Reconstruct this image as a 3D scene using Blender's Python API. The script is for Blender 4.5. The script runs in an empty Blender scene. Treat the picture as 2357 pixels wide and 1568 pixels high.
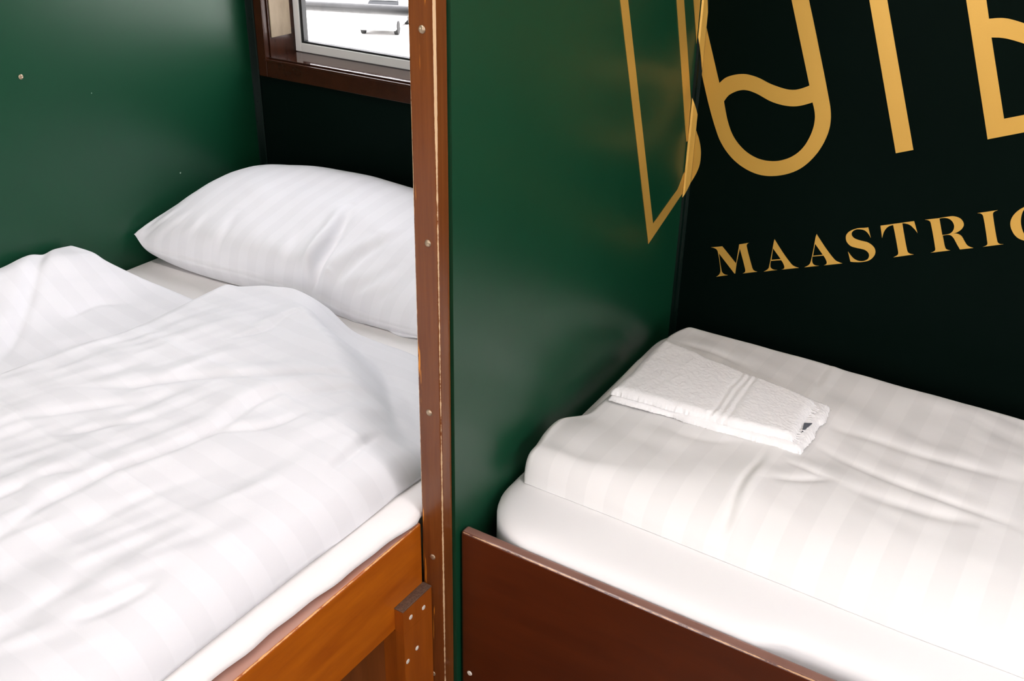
import bpy, bmesh, math, random
import numpy as np
from mathutils import Matrix, Vector

random.seed(7)
rng = np.random.default_rng(7)
SC = bpy.context.scene
COL = SC.collection

LETTERS = {
'M':([(0.0378,0.7623),(0.0575,0.7686),(0.0855,0.7438),(0.0868,0.7789),(0.1034,0.7858),(0.1027,0.7853),(0.102,0.7847),(0.1014,0.7841),(0.1008,0.7834),(0.1003,0.7827),(0.0999,0.782),(0.0997,0.7813),(0.0996,0.7805),(0.0996,0.7798),(0.0996,0.7791),(0.0998,0.7784),(0.1,0.7777),(0.1021,0.7721),(0.1042,0.7665),(0.1065,0.761),(0.1088,0.7554),(0.1112,0.7499),(0.1136,0.7445),(0.114,0.7434),(0.1145,0.7424),(0.1151,0.7415),(0.1157,0.7406),(0.1164,0.7398),(0.1173,0.7391),(0.1183,0.7387),(0.1194,0.7384),(0.1205,0.7382),(0.1216,0.7382),(0.1228,0.7382),(0.124,0.7383),(0.0992,0.7289),(0.1,0.7295),(0.1008,0.7301),(0.1015,0.7308),(0.1021,0.7315),(0.1026,0.7322),(0.103,0.7331),(0.1031,0.734),(0.1032,0.7349),(0.1031,0.7359),(0.1028,0.7368),(0.1026,0.7377),(0.1023,0.7385),(0.1001,0.7442),(0.0979,0.7498),(0.0956,0.7554),(0.0933,0.7609),(0.091,0.7665),(0.0887,0.772),(0.0862,0.7428),(0.0862,0.7255),(0.085,0.7252),(0.052,0.7559),(0.0531,0.7542),(0.0541,0.7501),(0.0552,0.7459),(0.0563,0.7418),(0.0575,0.7376),(0.0587,0.7335),(0.06,0.7294),(0.0604,0.7278),(0.0609,0.7262),(0.0614,0.7246),(0.062,0.7232),(0.0628,0.7219),(0.0639,0.7208),(0.0652,0.72),(0.0667,0.7195),(0.0683,0.7193),(0.0699,0.7192),(0.0716,0.7193),(0.0734,0.7194),(0.0531,0.7111),(0.0543,0.7122),(0.0554,0.7133),(0.0564,0.7144),(0.0574,0.7156),(0.0582,0.7169),(0.0588,0.7183),(0.0592,0.7196),(0.0595,0.721),(0.0596,0.7225),(0.0596,0.7239),(0.0594,0.7253),(0.0592,0.7266),(0.0581,0.7318),(0.0569,0.7369),(0.0556,0.742),(0.0542,0.747),(0.0527,0.752),(0.051,0.7569),(0.0506,0.7579),(0.0501,0.7588),(0.0495,0.7597),(0.0487,0.7604),(0.0479,0.7611),(0.047,0.7616),(0.0456,0.762),(0.0441,0.7623),(0.0426,0.7624),(0.041,0.7624),(0.0394,0.7624)],[]),
'A1':([(0.1451,0.8015),(0.1505,0.7951),(0.1559,0.7888),(0.1614,0.7826),(0.1671,0.7766),(0.1729,0.7709),(0.179,0.7654),(0.1809,0.7642),(0.1828,0.7633),(0.185,0.7628),(0.1872,0.7624),(0.1895,0.7622),(0.1919,0.7621),(0.1641,0.7521),(0.1651,0.7527),(0.166,0.7533),(0.1668,0.7539),(0.1675,0.7546),(0.168,0.7554),(0.1682,0.7563),(0.1682,0.7576),(0.1679,0.7588),(0.1674,0.76),(0.1668,0.7611),(0.1661,0.7622),(0.1654,0.7633),(0.1649,0.7643),(0.1642,0.7651),(0.1635,0.766),(0.1628,0.7668),(0.162,0.7676),(0.1612,0.7684),(0.1441,0.7629),(0.144,0.761),(0.1439,0.7592),(0.1439,0.7574),(0.1441,0.7556),(0.1444,0.7538),(0.1449,0.7522),(0.1453,0.7513),(0.1459,0.7506),(0.1467,0.75),(0.1475,0.7495),(0.1484,0.7492),(0.1493,0.7489),(0.1506,0.7488),(0.1518,0.7488),(0.153,0.7489),(0.1543,0.7491),(0.1556,0.7494),(0.1569,0.7497),(0.1347,0.7412),(0.1361,0.7423),(0.1374,0.7433),(0.1386,0.7445),(0.1398,0.7456),(0.1408,0.7469),(0.1417,0.7483),(0.1422,0.7494),(0.1425,0.7505),(0.1426,0.7517),(0.1427,0.7529),(0.1427,0.7541),(0.1428,0.7553),(0.1432,0.7624),(0.1435,0.7694),(0.1438,0.7764),(0.1441,0.7833),(0.1443,0.7902),(0.1446,0.7971)],[[(0.1448,0.7855),(0.1448,0.7648),(0.1602,0.77)]]),
'A2':([(0.2118,0.8258),(0.2171,0.8195),(0.2225,0.8134),(0.2281,0.8073),(0.2337,0.8015),(0.2396,0.7959),(0.2457,0.7906),(0.2476,0.7892),(0.2498,0.7882),(0.2521,0.7875),(0.2545,0.7871),(0.257,0.7867),(0.2595,0.7865),(0.2313,0.7762),(0.2322,0.7767),(0.2329,0.7773),(0.2337,0.778),(0.2343,0.7787),(0.2348,0.7794),(0.2351,0.7803),(0.2352,0.7812),(0.2352,0.7821),(0.2349,0.7829),(0.2346,0.7838),(0.2342,0.7846),(0.2338,0.7853),(0.233,0.7866),(0.2321,0.7879),(0.2312,0.7891),(0.2302,0.7902),(0.2292,0.7914),(0.2282,0.7925),(0.2108,0.7867),(0.2109,0.7851),(0.211,0.7834),(0.2111,0.7818),(0.2113,0.7802),(0.2116,0.7786),(0.2121,0.7771),(0.2125,0.7762),(0.213,0.7754),(0.2135,0.7747),(0.2142,0.774),(0.2149,0.7735),(0.2158,0.7732),(0.217,0.7729),(0.2183,0.7728),(0.2196,0.7729),(0.221,0.773),(0.2223,0.7733),(0.2237,0.7736),(0.2009,0.7653),(0.2022,0.7663),(0.2035,0.7672),(0.2047,0.7683),(0.2058,0.7694),(0.2069,0.7705),(0.2078,0.7718),(0.2084,0.773),(0.2089,0.7742),(0.2092,0.7755),(0.2094,0.7769),(0.2096,0.7782),(0.2097,0.7795),(0.2101,0.7864),(0.2104,0.7933),(0.2106,0.8002),(0.2107,0.807),(0.2108,0.8139),(0.2109,0.8207)],[[(0.2118,0.8091),(0.2115,0.7881),(0.2269,0.7936)]]),
'S':([(0.2888,0.8543),(0.2955,0.8385),(0.2946,0.8396),(0.2938,0.8408),(0.2928,0.8419),(0.2919,0.843),(0.2909,0.844),(0.2899,0.845),(0.289,0.8457),(0.288,0.8464),(0.2871,0.8471),(0.286,0.8476),(0.285,0.8481),(0.2839,0.8484),(0.2823,0.8486),(0.2806,0.8487),(0.2789,0.8487),(0.2773,0.8485),(0.2756,0.8482),(0.274,0.8479),(0.2729,0.8476),(0.2719,0.8472),(0.2709,0.8467),(0.2699,0.846),(0.269,0.8453),(0.2681,0.8446),(0.2675,0.8438),(0.2669,0.843),(0.2664,0.8422),(0.266,0.8413),(0.2657,0.8403),(0.2656,0.8393),(0.2655,0.8386),(0.2657,0.8378),(0.2659,0.8371),(0.2662,0.8364),(0.2666,0.8357),(0.267,0.8351),(0.2676,0.8344),(0.2683,0.8338),(0.269,0.8332),(0.2698,0.8327),(0.2706,0.8322),(0.2714,0.8319),(0.2729,0.8315),(0.2744,0.8312),(0.2759,0.831),(0.2774,0.8308),(0.279,0.8307),(0.2805,0.8305),(0.2825,0.8304),(0.2845,0.8304),(0.2866,0.8304),(0.2886,0.8304),(0.2906,0.8303),(0.2925,0.8299),(0.2942,0.8294),(0.2959,0.8288),(0.2975,0.8281),(0.2991,0.8272),(0.3006,0.8262),(0.302,0.8251),(0.303,0.8241),(0.3039,0.8231),(0.3047,0.8219),(0.3054,0.8206),(0.3059,0.8193),(0.3063,0.8179),(0.3065,0.8165),(0.3065,0.8151),(0.3064,0.8137),(0.3062,0.8122),(0.3058,0.8108),(0.3053,0.8095),(0.3045,0.8078),(0.3036,0.8062),(0.3025,0.8047),(0.3014,0.8033),(0.3001,0.802),(0.2987,0.8008),(0.2969,0.7996),(0.2949,0.7985),(0.2929,0.7976),(0.2908,0.7968),(0.2887,0.796),(0.2866,0.7953),(0.2848,0.7947),(0.2831,0.7943),(0.2813,0.7939),(0.2795,0.7936),(0.2777,0.7932),(0.2759,0.7929),(0.2752,0.7928),(0.2744,0.7927),(0.2737,0.7926),(0.273,0.7925),(0.2723,0.7925),(0.2716,0.7924),(0.2652,0.8079),(0.2659,0.8071),(0.2667,0.8064),(0.2674,0.8056),(0.2682,0.8048),(0.269,0.8041),(0.2697,0.8034),(0.2705,0.8026),(0.2714,0.8019),(0.2722,0.8012),(0.273,0.8006),(0.2739,0.7999),(0.2748,0.7994),(0.2757,0.7988),(0.2766,0.7984),(0.2776,0.7979),(0.2785,0.7976),(0.2795,0.7973),(0.2805,0.797),(0.2816,0.7969),(0.2827,0.7968),(0.2837,0.7967),(0.2848,0.7967),(0.2859,0.7969),(0.287,0.797),(0.288,0.7973),(0.2891,0.7976),(0.2901,0.798),(0.2911,0.7984),(0.2921,0.7989),(0.293,0.7995),(0.2938,0.8),(0.2946,0.8005),(0.2954,0.8012),(0.296,0.8018),(0.2967,0.8026),(0.2972,0.8034),(0.2976,0.8043),(0.2979,0.8052),(0.2981,0.8061),(0.2982,0.8071),(0.2982,0.808),(0.2982,0.809),(0.298,0.8098),(0.2977,0.8107),(0.2974,0.8115),(0.297,0.8123),(0.2965,0.8131),(0.2959,0.8137),(0.2951,0.8144),(0.2943,0.8151),(0.2934,0.8156),(0.2924,0.8161),(0.2915,0.8165),(0.2905,0.8168),(0.2892,0.8171),(0.288,0.8173),(0.2867,0.8173),(0.2854,0.8173),(0.2841,0.8174),(0.2828,0.8174),(0.282,0.8174),(0.2812,0.8174),(0.2805,0.8173),(0.2797,0.8173),(0.2789,0.8173),(0.2781,0.8173),(0.2765,0.8174),(0.2748,0.8174),(0.2732,0.8174),(0.2715,0.8175),(0.2699,0.8177),(0.2683,0.8181),(0.2671,0.8186),(0.2659,0.8192),(0.2648,0.8198),(0.2637,0.8206),(0.2627,0.8215),(0.2617,0.8224),(0.2609,0.8233),(0.2602,0.8242),(0.2596,0.8252),(0.2591,0.8263),(0.2586,0.8274),(0.2583,0.8285),(0.258,0.8297),(0.2578,0.8308),(0.2577,0.832),(0.2577,0.8332),(0.2578,0.8343),(0.2581,0.8354),(0.2586,0.8368),(0.2593,0.8382),(0.2601,0.8395),(0.261,0.8407),(0.262,0.8418),(0.2631,0.8428),(0.2644,0.844),(0.2657,0.845),(0.2672,0.846),(0.2687,0.8469),(0.2702,0.8477),(0.2717,0.8485),(0.2725,0.849),(0.2734,0.8493),(0.2743,0.8496),(0.2752,0.8499),(0.2761,0.8502),(0.277,0.8505),(0.2781,0.8508),(0.2791,0.8511),(0.2801,0.8514),(0.2812,0.8517),(0.2822,0.8519),(0.2832,0.8523),(0.2841,0.8526),(0.2851,0.8529),(0.286,0.8532),(0.2869,0.8536),(0.2878,0.8539)],[]),
'T':([(0.3064,0.861),(0.3534,0.8787),(0.3619,0.8612),(0.3608,0.8623),(0.3597,0.8635),(0.3586,0.8645),(0.3575,0.8656),(0.3563,0.8666),(0.355,0.8675),(0.3538,0.8684),(0.3525,0.8693),(0.3512,0.8702),(0.3498,0.8709),(0.3484,0.8715),(0.347,0.8719),(0.3454,0.8722),(0.3438,0.8723),(0.3422,0.8723),(0.3405,0.8722),(0.3389,0.872),(0.3372,0.8718),(0.3395,0.8652),(0.3418,0.8586),(0.3442,0.8519),(0.3466,0.8453),(0.3491,0.8387),(0.3517,0.8321),(0.3521,0.8312),(0.3525,0.8302),(0.353,0.8293),(0.3536,0.8284),(0.3542,0.8277),(0.355,0.8272),(0.3562,0.8267),(0.3575,0.8264),(0.3588,0.8263),(0.3602,0.8263),(0.3616,0.8264),(0.3629,0.8265),(0.3345,0.815),(0.3356,0.8158),(0.3366,0.8167),(0.3376,0.8176),(0.3385,0.8185),(0.3393,0.8196),(0.34,0.8207),(0.3403,0.8215),(0.3404,0.8224),(0.3403,0.8233),(0.3402,0.8242),(0.3399,0.825),(0.3397,0.8259),(0.3373,0.8327),(0.3349,0.8395),(0.3324,0.8462),(0.3299,0.8529),(0.3273,0.8596),(0.3247,0.8662),(0.3235,0.8656),(0.3222,0.8649),(0.321,0.8642),(0.3198,0.8634),(0.3187,0.8625),(0.3177,0.8615),(0.3168,0.8603),(0.3159,0.859),(0.3152,0.8576),(0.3145,0.8562),(0.3139,0.8547),(0.3135,0.8532),(0.313,0.8513),(0.3127,0.8494),(0.3126,0.8475),(0.3124,0.8456),(0.3124,0.8436),(0.3124,0.8417)],[]),
'R':([(0.3683,0.8842),(0.3869,0.8907),(0.3888,0.8915),(0.3906,0.8922),(0.3924,0.893),(0.3943,0.8938),(0.3961,0.8945),(0.3979,0.8952),(0.3993,0.8958),(0.4007,0.8963),(0.4021,0.8969),(0.4034,0.8973),(0.4048,0.8977),(0.4063,0.8979),(0.408,0.898),(0.4097,0.898),(0.4114,0.8979),(0.4131,0.8976),(0.4148,0.8971),(0.4164,0.8965),(0.4177,0.8957),(0.4189,0.8948),(0.4201,0.8937),(0.4211,0.8925),(0.422,0.8911),(0.4227,0.8897),(0.423,0.8885),(0.4232,0.8873),(0.4231,0.8861),(0.4229,0.8848),(0.4226,0.8836),(0.4222,0.8825),(0.4216,0.8811),(0.4208,0.8798),(0.4199,0.8786),(0.419,0.8774),(0.4179,0.8763),(0.4169,0.8752),(0.4159,0.8744),(0.4148,0.8736),(0.4137,0.8729),(0.4126,0.8723),(0.4115,0.8717),(0.4103,0.8711),(0.4115,0.8715),(0.4127,0.8719),(0.4138,0.8722),(0.415,0.8725),(0.4162,0.8726),(0.4174,0.8726),(0.4185,0.8725),(0.4197,0.8722),(0.4208,0.8719),(0.4218,0.8714),(0.4229,0.8709),(0.4238,0.8702),(0.4248,0.8693),(0.4257,0.8682),(0.4266,0.8671),(0.4274,0.8659),(0.4282,0.8648),(0.4291,0.8637),(0.43,0.8626),(0.4309,0.8615),(0.4318,0.8604),(0.4327,0.8594),(0.4337,0.8585),(0.4348,0.8578),(0.4361,0.8572),(0.4374,0.8568),(0.4387,0.8565),(0.4401,0.8563),(0.4415,0.8561),(0.443,0.856),(0.4257,0.8495),(0.4247,0.8508),(0.4237,0.852),(0.4227,0.8533),(0.4216,0.8545),(0.4206,0.8558),(0.4196,0.857),(0.4186,0.8585),(0.4175,0.8599),(0.4164,0.8613),(0.4154,0.8627),(0.4142,0.8641),(0.413,0.8653),(0.4122,0.8661),(0.4113,0.8668),(0.4104,0.8674),(0.4094,0.868),(0.4084,0.8683),(0.4074,0.8685),(0.4057,0.8683),(0.4041,0.868),(0.4025,0.8675),(0.401,0.8669),(0.3994,0.8662),(0.3978,0.8654),(0.3988,0.8626),(0.3999,0.8597),(0.401,0.8569),(0.4021,0.854),(0.4032,0.8512),(0.4045,0.8485),(0.4048,0.8479),(0.4051,0.8472),(0.4055,0.8467),(0.406,0.8461),(0.4065,0.8457),(0.4071,0.8454),(0.408,0.8451),(0.4089,0.8449),(0.4098,0.8449),(0.4108,0.8449),(0.4117,0.8449),(0.4127,0.845),(0.3864,0.835),(0.3875,0.8357),(0.3884,0.8363),(0.3894,0.8371),(0.3902,0.8379),(0.391,0.8388),(0.3916,0.8398),(0.3918,0.8405),(0.3918,0.8412),(0.3917,0.842),(0.3915,0.8427),(0.3913,0.8435),(0.391,0.8442),(0.3889,0.8504),(0.3867,0.8566),(0.3845,0.8627),(0.3822,0.8688),(0.3798,0.8749),(0.3774,0.8808),(0.377,0.8815),(0.3766,0.8822),(0.3761,0.8828),(0.3755,0.8833),(0.3749,0.8837),(0.3742,0.884),(0.3733,0.8843),(0.3723,0.8844),(0.3713,0.8845),(0.3703,0.8844),(0.3693,0.8843)],[[(0.388,0.8902),(0.3895,0.8909),(0.3909,0.8916),(0.3924,0.8921),(0.3939,0.8926),(0.3954,0.893),(0.3969,0.8931),(0.3982,0.8932),(0.3996,0.893),(0.4009,0.8928),(0.4022,0.8924),(0.4035,0.8919),(0.4047,0.8912),(0.4058,0.8904),(0.4068,0.8895),(0.4078,0.8884),(0.4086,0.8872),(0.4094,0.886),(0.41,0.8847),(0.4104,0.8835),(0.4107,0.8823),(0.4108,0.881),(0.4109,0.8797),(0.4108,0.8784),(0.4106,0.8771),(0.4102,0.8759),(0.4098,0.8747),(0.4092,0.8735),(0.4086,0.8724),(0.4078,0.8714),(0.4069,0.8706),(0.4054,0.8695),(0.4038,0.8686),(0.4022,0.8679),(0.4004,0.8672),(0.3987,0.8666),(0.3969,0.8661)]]),
'I':([(0.4374,0.9096),(0.4633,0.9194),(0.4624,0.9188),(0.4615,0.9182),(0.4606,0.9176),(0.4598,0.9169),(0.4591,0.9161),(0.4585,0.9152),(0.4583,0.9146),(0.4581,0.9139),(0.4581,0.9132),(0.4582,0.9124),(0.4583,0.9117),(0.4585,0.911),(0.4606,0.905),(0.4627,0.8991),(0.4649,0.8933),(0.4671,0.8874),(0.4694,0.8815),(0.4718,0.8757),(0.4722,0.8747),(0.4726,0.8738),(0.473,0.8728),(0.4736,0.872),(0.4742,0.8713),(0.475,0.8707),(0.476,0.8704),(0.4771,0.8702),(0.4782,0.8702),(0.4793,0.8704),(0.4805,0.8706),(0.4816,0.8709),(0.4556,0.8607),(0.4566,0.8613),(0.4575,0.8619),(0.4584,0.8626),(0.4592,0.8633),(0.4599,0.8642),(0.4604,0.8652),(0.4606,0.866),(0.4606,0.8668),(0.4604,0.8676),(0.4602,0.8685),(0.4599,0.8693),(0.4596,0.8701),(0.4575,0.8762),(0.4555,0.8821),(0.4533,0.8881),(0.4512,0.894),(0.4489,0.8999),(0.4465,0.9057),(0.4462,0.9065),(0.4457,0.9073),(0.4451,0.908),(0.4445,0.9086),(0.4439,0.9091),(0.4431,0.9095),(0.4422,0.9098),(0.4413,0.9099),(0.4403,0.91),(0.4393,0.9099),(0.4383,0.9098)],[]),
'C':([(0.5224,0.9267),(0.5216,0.9278),(0.5209,0.9289),(0.5201,0.93),(0.5193,0.931),(0.5184,0.932),(0.5175,0.9328),(0.5168,0.9335),(0.5159,0.9341),(0.5151,0.9346),(0.5142,0.935),(0.5133,0.9354),(0.5124,0.9356),(0.5112,0.9358),(0.5101,0.9359),(0.509,0.9358),(0.5078,0.9357),(0.5067,0.9355),(0.5056,0.9352),(0.5045,0.9349),(0.5034,0.9345),(0.5024,0.934),(0.5013,0.9335),(0.5004,0.9328),(0.4995,0.932),(0.4987,0.9309),(0.4979,0.9297),(0.4972,0.9285),(0.4966,0.9272),(0.4962,0.9258),(0.4958,0.9243),(0.4955,0.9223),(0.4954,0.9202),(0.4954,0.9182),(0.4955,0.916),(0.4957,0.9139),(0.496,0.9119),(0.4964,0.9099),(0.4969,0.9079),(0.4975,0.9059),(0.4982,0.904),(0.499,0.9021),(0.4998,0.9003),(0.5005,0.8988),(0.5013,0.8973),(0.5021,0.8959),(0.503,0.8945),(0.5039,0.8932),(0.505,0.8919),(0.506,0.8908),(0.5071,0.8897),(0.5083,0.8887),(0.5096,0.8879),(0.5109,0.8873),(0.5122,0.8869),(0.5138,0.8868),(0.5155,0.8869),(0.5171,0.8873),(0.5186,0.8879),(0.5201,0.8887),(0.5213,0.8897),(0.5229,0.8913),(0.5242,0.8932),(0.5253,0.8952),(0.5264,0.8973),(0.5273,0.8996),(0.5282,0.9018),(0.5312,0.8939),(0.5302,0.8927),(0.5292,0.8915),(0.5282,0.8903),(0.5271,0.8892),(0.526,0.8881),(0.5248,0.8871),(0.5236,0.8862),(0.5224,0.8853),(0.5212,0.8845),(0.5199,0.8838),(0.5186,0.8832),(0.5172,0.8827),(0.5155,0.8824),(0.5138,0.8821),(0.5121,0.8821),(0.5104,0.8821),(0.5086,0.8822),(0.5069,0.8824),(0.505,0.8827),(0.5032,0.883),(0.5014,0.8834),(0.4996,0.8839),(0.4979,0.8846),(0.4962,0.8855),(0.4946,0.8867),(0.493,0.888),(0.4915,0.8894),(0.4902,0.891),(0.4889,0.8926),(0.4877,0.8943),(0.4867,0.8958),(0.4859,0.8974),(0.4851,0.899),(0.4845,0.9007),(0.484,0.9024),(0.4836,0.9041),(0.4834,0.9057),(0.4833,0.9074),(0.4834,0.909),(0.4836,0.9107),(0.4838,0.9123),(0.4842,0.9138),(0.4847,0.9155),(0.4853,0.9171),(0.486,0.9187),(0.4868,0.9203),(0.4877,0.9218),(0.4886,0.9232),(0.4896,0.9246),(0.4908,0.926),(0.492,0.9274),(0.4932,0.9286),(0.4945,0.9298),(0.4957,0.931),(0.4969,0.9321),(0.498,0.9331),(0.4992,0.9341),(0.5005,0.935),(0.5017,0.9359),(0.503,0.9366),(0.5044,0.9372),(0.5058,0.9377),(0.5072,0.9381),(0.5087,0.9384),(0.5101,0.9388),(0.5115,0.9393),(0.5124,0.9397),(0.5132,0.9402),(0.514,0.9407),(0.5148,0.9412),(0.5156,0.9418),(0.5164,0.9423)],[]),
'O':([(-0.0116,1.1241),(0.0204,1.0396),(0.0222,1.0419),(0.0241,1.0441),(0.0261,1.0462),(0.0282,1.0482),(0.0304,1.0499),(0.0329,1.0514),(0.0368,1.0533),(0.0409,1.055),(0.0451,1.0564),(0.0493,1.0576),(0.0535,1.0585),(0.0578,1.0592),(0.0616,1.0595),(0.0655,1.0595),(0.0693,1.0592),(0.0731,1.0588),(0.0768,1.0582),(0.0806,1.0575),(0.0853,1.0563),(0.0899,1.0549),(0.0945,1.0533),(0.0991,1.0517),(0.1037,1.0503),(0.1084,1.0492),(0.1135,1.0482),(0.1187,1.0472),(0.1239,1.0464),(0.1291,1.0458),(0.1343,1.0457),(0.1394,1.0461),(0.1439,1.0469),(0.1482,1.0483),(0.1524,1.05),(0.1565,1.052),(0.1605,1.0541),(0.1645,1.0564),(0.1188,1.1768),(0.0765,1.2866),(0.0747,1.2887),(0.0729,1.2908),(0.071,1.2928),(0.069,1.2947),(0.0669,1.2965),(0.0647,1.2982),(0.0615,1.3004),(0.0583,1.3026),(0.0549,1.3046),(0.0515,1.3065),(0.0479,1.3081),(0.0442,1.3094),(0.04,1.3106),(0.0358,1.3114),(0.0315,1.312),(0.0271,1.3124),(0.0227,1.3126),(0.0184,1.3125),(0.014,1.3122),(0.0097,1.3116),(0.0054,1.3107),(0.0011,1.3097),(-0.0031,1.3086),(-0.0074,1.3074),(-0.0119,1.3306),(-0.0073,1.3318),(-0.0028,1.333),(0.0017,1.334),(0.0062,1.3348),(0.0108,1.3355),(0.0155,1.3358),(0.0212,1.3359),(0.027,1.3358),(0.0327,1.3355),(0.0384,1.3349),(0.044,1.3339),(0.0495,1.3324),(0.0552,1.3304),(0.0607,1.3279),(0.0661,1.3251),(0.0712,1.322),(0.0761,1.3186),(0.0808,1.315),(0.085,1.3113),(0.0888,1.3072),(0.0924,1.303),(0.0958,1.2986),(0.099,1.294),(0.1022,1.2894),(0.1447,1.1794),(0.1531,1.1577),(0.1615,1.1359),(0.1698,1.1138),(0.1782,1.0916),(0.1866,1.0691),(0.1948,1.0464),(0.1967,1.0412),(0.1986,1.0359),(0.2004,1.0306),(0.2019,1.0252),(0.2032,1.0198),(0.2042,1.0143),(0.2047,1.0096),(0.205,1.0048),(0.205,1.0001),(0.2047,0.9953),(0.2041,0.9905),(0.2032,0.9858),(0.2017,0.9799),(0.2,0.9741),(0.198,0.9683),(0.1956,0.9626),(0.193,0.957),(0.1899,0.9516),(0.1866,0.9463),(0.1829,0.941),(0.179,0.936),(0.1747,0.9312),(0.17,0.9267),(0.165,0.9227),(0.1593,0.9189),(0.1532,0.9155),(0.1469,0.9125),(0.1403,0.91),(0.1336,0.9078),(0.1268,0.9061),(0.121,0.905),(0.1151,0.9044),(0.1091,0.9042),(0.1031,0.9044),(0.0972,0.9052),(0.0914,0.9064),(0.0848,0.9082),(0.0783,0.9106),(0.072,0.9133),(0.0659,0.9165),(0.0601,0.9201),(0.0546,0.9241),(0.0491,0.9288),(0.0438,0.9339),(0.039,0.9393),(0.0345,0.9451),(0.0304,0.9511),(0.0269,0.9574),(0.0191,0.9735),(0.012,0.9897),(0.0053,1.006),(-0.0009,1.0225),(-0.0069,1.0389),(-0.0127,1.0553)],[[(0.0314,1.0119),(0.0327,1.0144),(0.034,1.0168),(0.0354,1.0191),(0.037,1.0213),(0.0387,1.0233),(0.0407,1.025),(0.0438,1.0272),(0.047,1.0292),(0.0503,1.031),(0.0538,1.0326),(0.0573,1.0338),(0.0609,1.0347),(0.0643,1.0351),(0.0676,1.0351),(0.071,1.0349),(0.0743,1.0344),(0.0776,1.0337),(0.0808,1.033),(0.0861,1.0315),(0.0913,1.0296),(0.0964,1.0276),(0.1016,1.0257),(0.1067,1.024),(0.1121,1.0227),(0.1174,1.0218),(0.1229,1.0211),(0.1283,1.0207),(0.1338,1.0206),(0.1392,1.0208),(0.1445,1.0214),(0.1495,1.0224),(0.1544,1.0238),(0.1592,1.0256),(0.1639,1.0276),(0.1685,1.0297),(0.1731,1.032),(0.1746,1.0285),(0.1761,1.025),(0.1774,1.0214),(0.1786,1.0178),(0.1795,1.0142),(0.1802,1.0105),(0.1806,1.0064),(0.1807,1.0023),(0.1806,0.9982),(0.1802,0.9941),(0.1796,0.99),(0.1788,0.986),(0.1777,0.9814),(0.1763,0.9769),(0.1747,0.9724),(0.1729,0.9679),(0.1708,0.9636),(0.1684,0.9595),(0.166,0.9559),(0.1633,0.9525),(0.1604,0.9493),(0.1573,0.9463),(0.154,0.9435),(0.1505,0.9409),(0.1463,0.9384),(0.142,0.9361),(0.1376,0.9341),(0.133,0.9324),(0.1283,0.931),(0.1235,0.93),(0.1186,0.9294),(0.1137,0.9291),(0.1088,0.9291),(0.1039,0.9295),(0.099,0.9302),(0.0943,0.9313),(0.0895,0.9328),(0.0848,0.9346),(0.0803,0.9367),(0.0759,0.9391),(0.0717,0.9418),(0.0678,0.9448),(0.0638,0.9481),(0.06,0.9518),(0.0565,0.9556),(0.0532,0.9597),(0.0503,0.964),(0.0476,0.9685),(0.0442,0.9754),(0.0411,0.9825),(0.0384,0.9898),(0.036,0.9971),(0.0337,1.0045)]]),
'BT':([(0.2316,1.1881),(0.3082,0.9763),(0.3319,0.9856),(0.2564,1.1906),(0.2148,1.3034),(0.2694,1.3158),(0.2613,1.3377),(0.1263,1.3083),(0.1341,1.285),(0.1911,1.298)],[]),
'E':([(0.3607,1.201),(0.428,1.018),(0.5284,1.058),(0.5196,1.0801),(0.4427,1.0498),(0.403,1.156),(0.4059,1.1563),(0.4089,1.1566),(0.4119,1.1569),(0.4148,1.157),(0.4178,1.157),(0.4208,1.1569),(0.4248,1.1565),(0.4289,1.1559),(0.4329,1.1553),(0.4369,1.1545),(0.4409,1.1538),(0.4449,1.153),(0.4493,1.1522),(0.4536,1.1512),(0.4579,1.1502),(0.4622,1.1493),(0.4665,1.1485),(0.4708,1.148),(0.4746,1.1478),(0.4783,1.1476),(0.4821,1.1477),(0.4858,1.1479),(0.4894,1.1483),(0.493,1.1489),(0.4963,1.1496),(0.4996,1.1505),(0.5028,1.1516),(0.506,1.1529),(0.5091,1.1542),(0.5122,1.1555),(0.5032,1.1772),(0.5004,1.1758),(0.4976,1.1744),(0.4947,1.1732),(0.4917,1.1721),(0.4887,1.1713),(0.4855,1.1707),(0.4818,1.1705),(0.4781,1.1705),(0.4743,1.1708),(0.4705,1.1713),(0.4666,1.1719),(0.4628,1.1726),(0.4588,1.1734),(0.4549,1.1745),(0.4509,1.1756),(0.447,1.1768),(0.443,1.178),(0.439,1.1789),(0.435,1.1798),(0.431,1.1806),(0.427,1.1814),(0.423,1.182),(0.419,1.1825),(0.415,1.1827),(0.4116,1.1827),(0.4082,1.1824),(0.4048,1.1819),(0.4015,1.1813),(0.3981,1.1805),(0.3947,1.1798),(0.3861,1.2035),(0.3461,1.3089),(0.4264,1.3278),(0.4182,1.3481),(0.312,1.3305)],[]),
}
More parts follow.
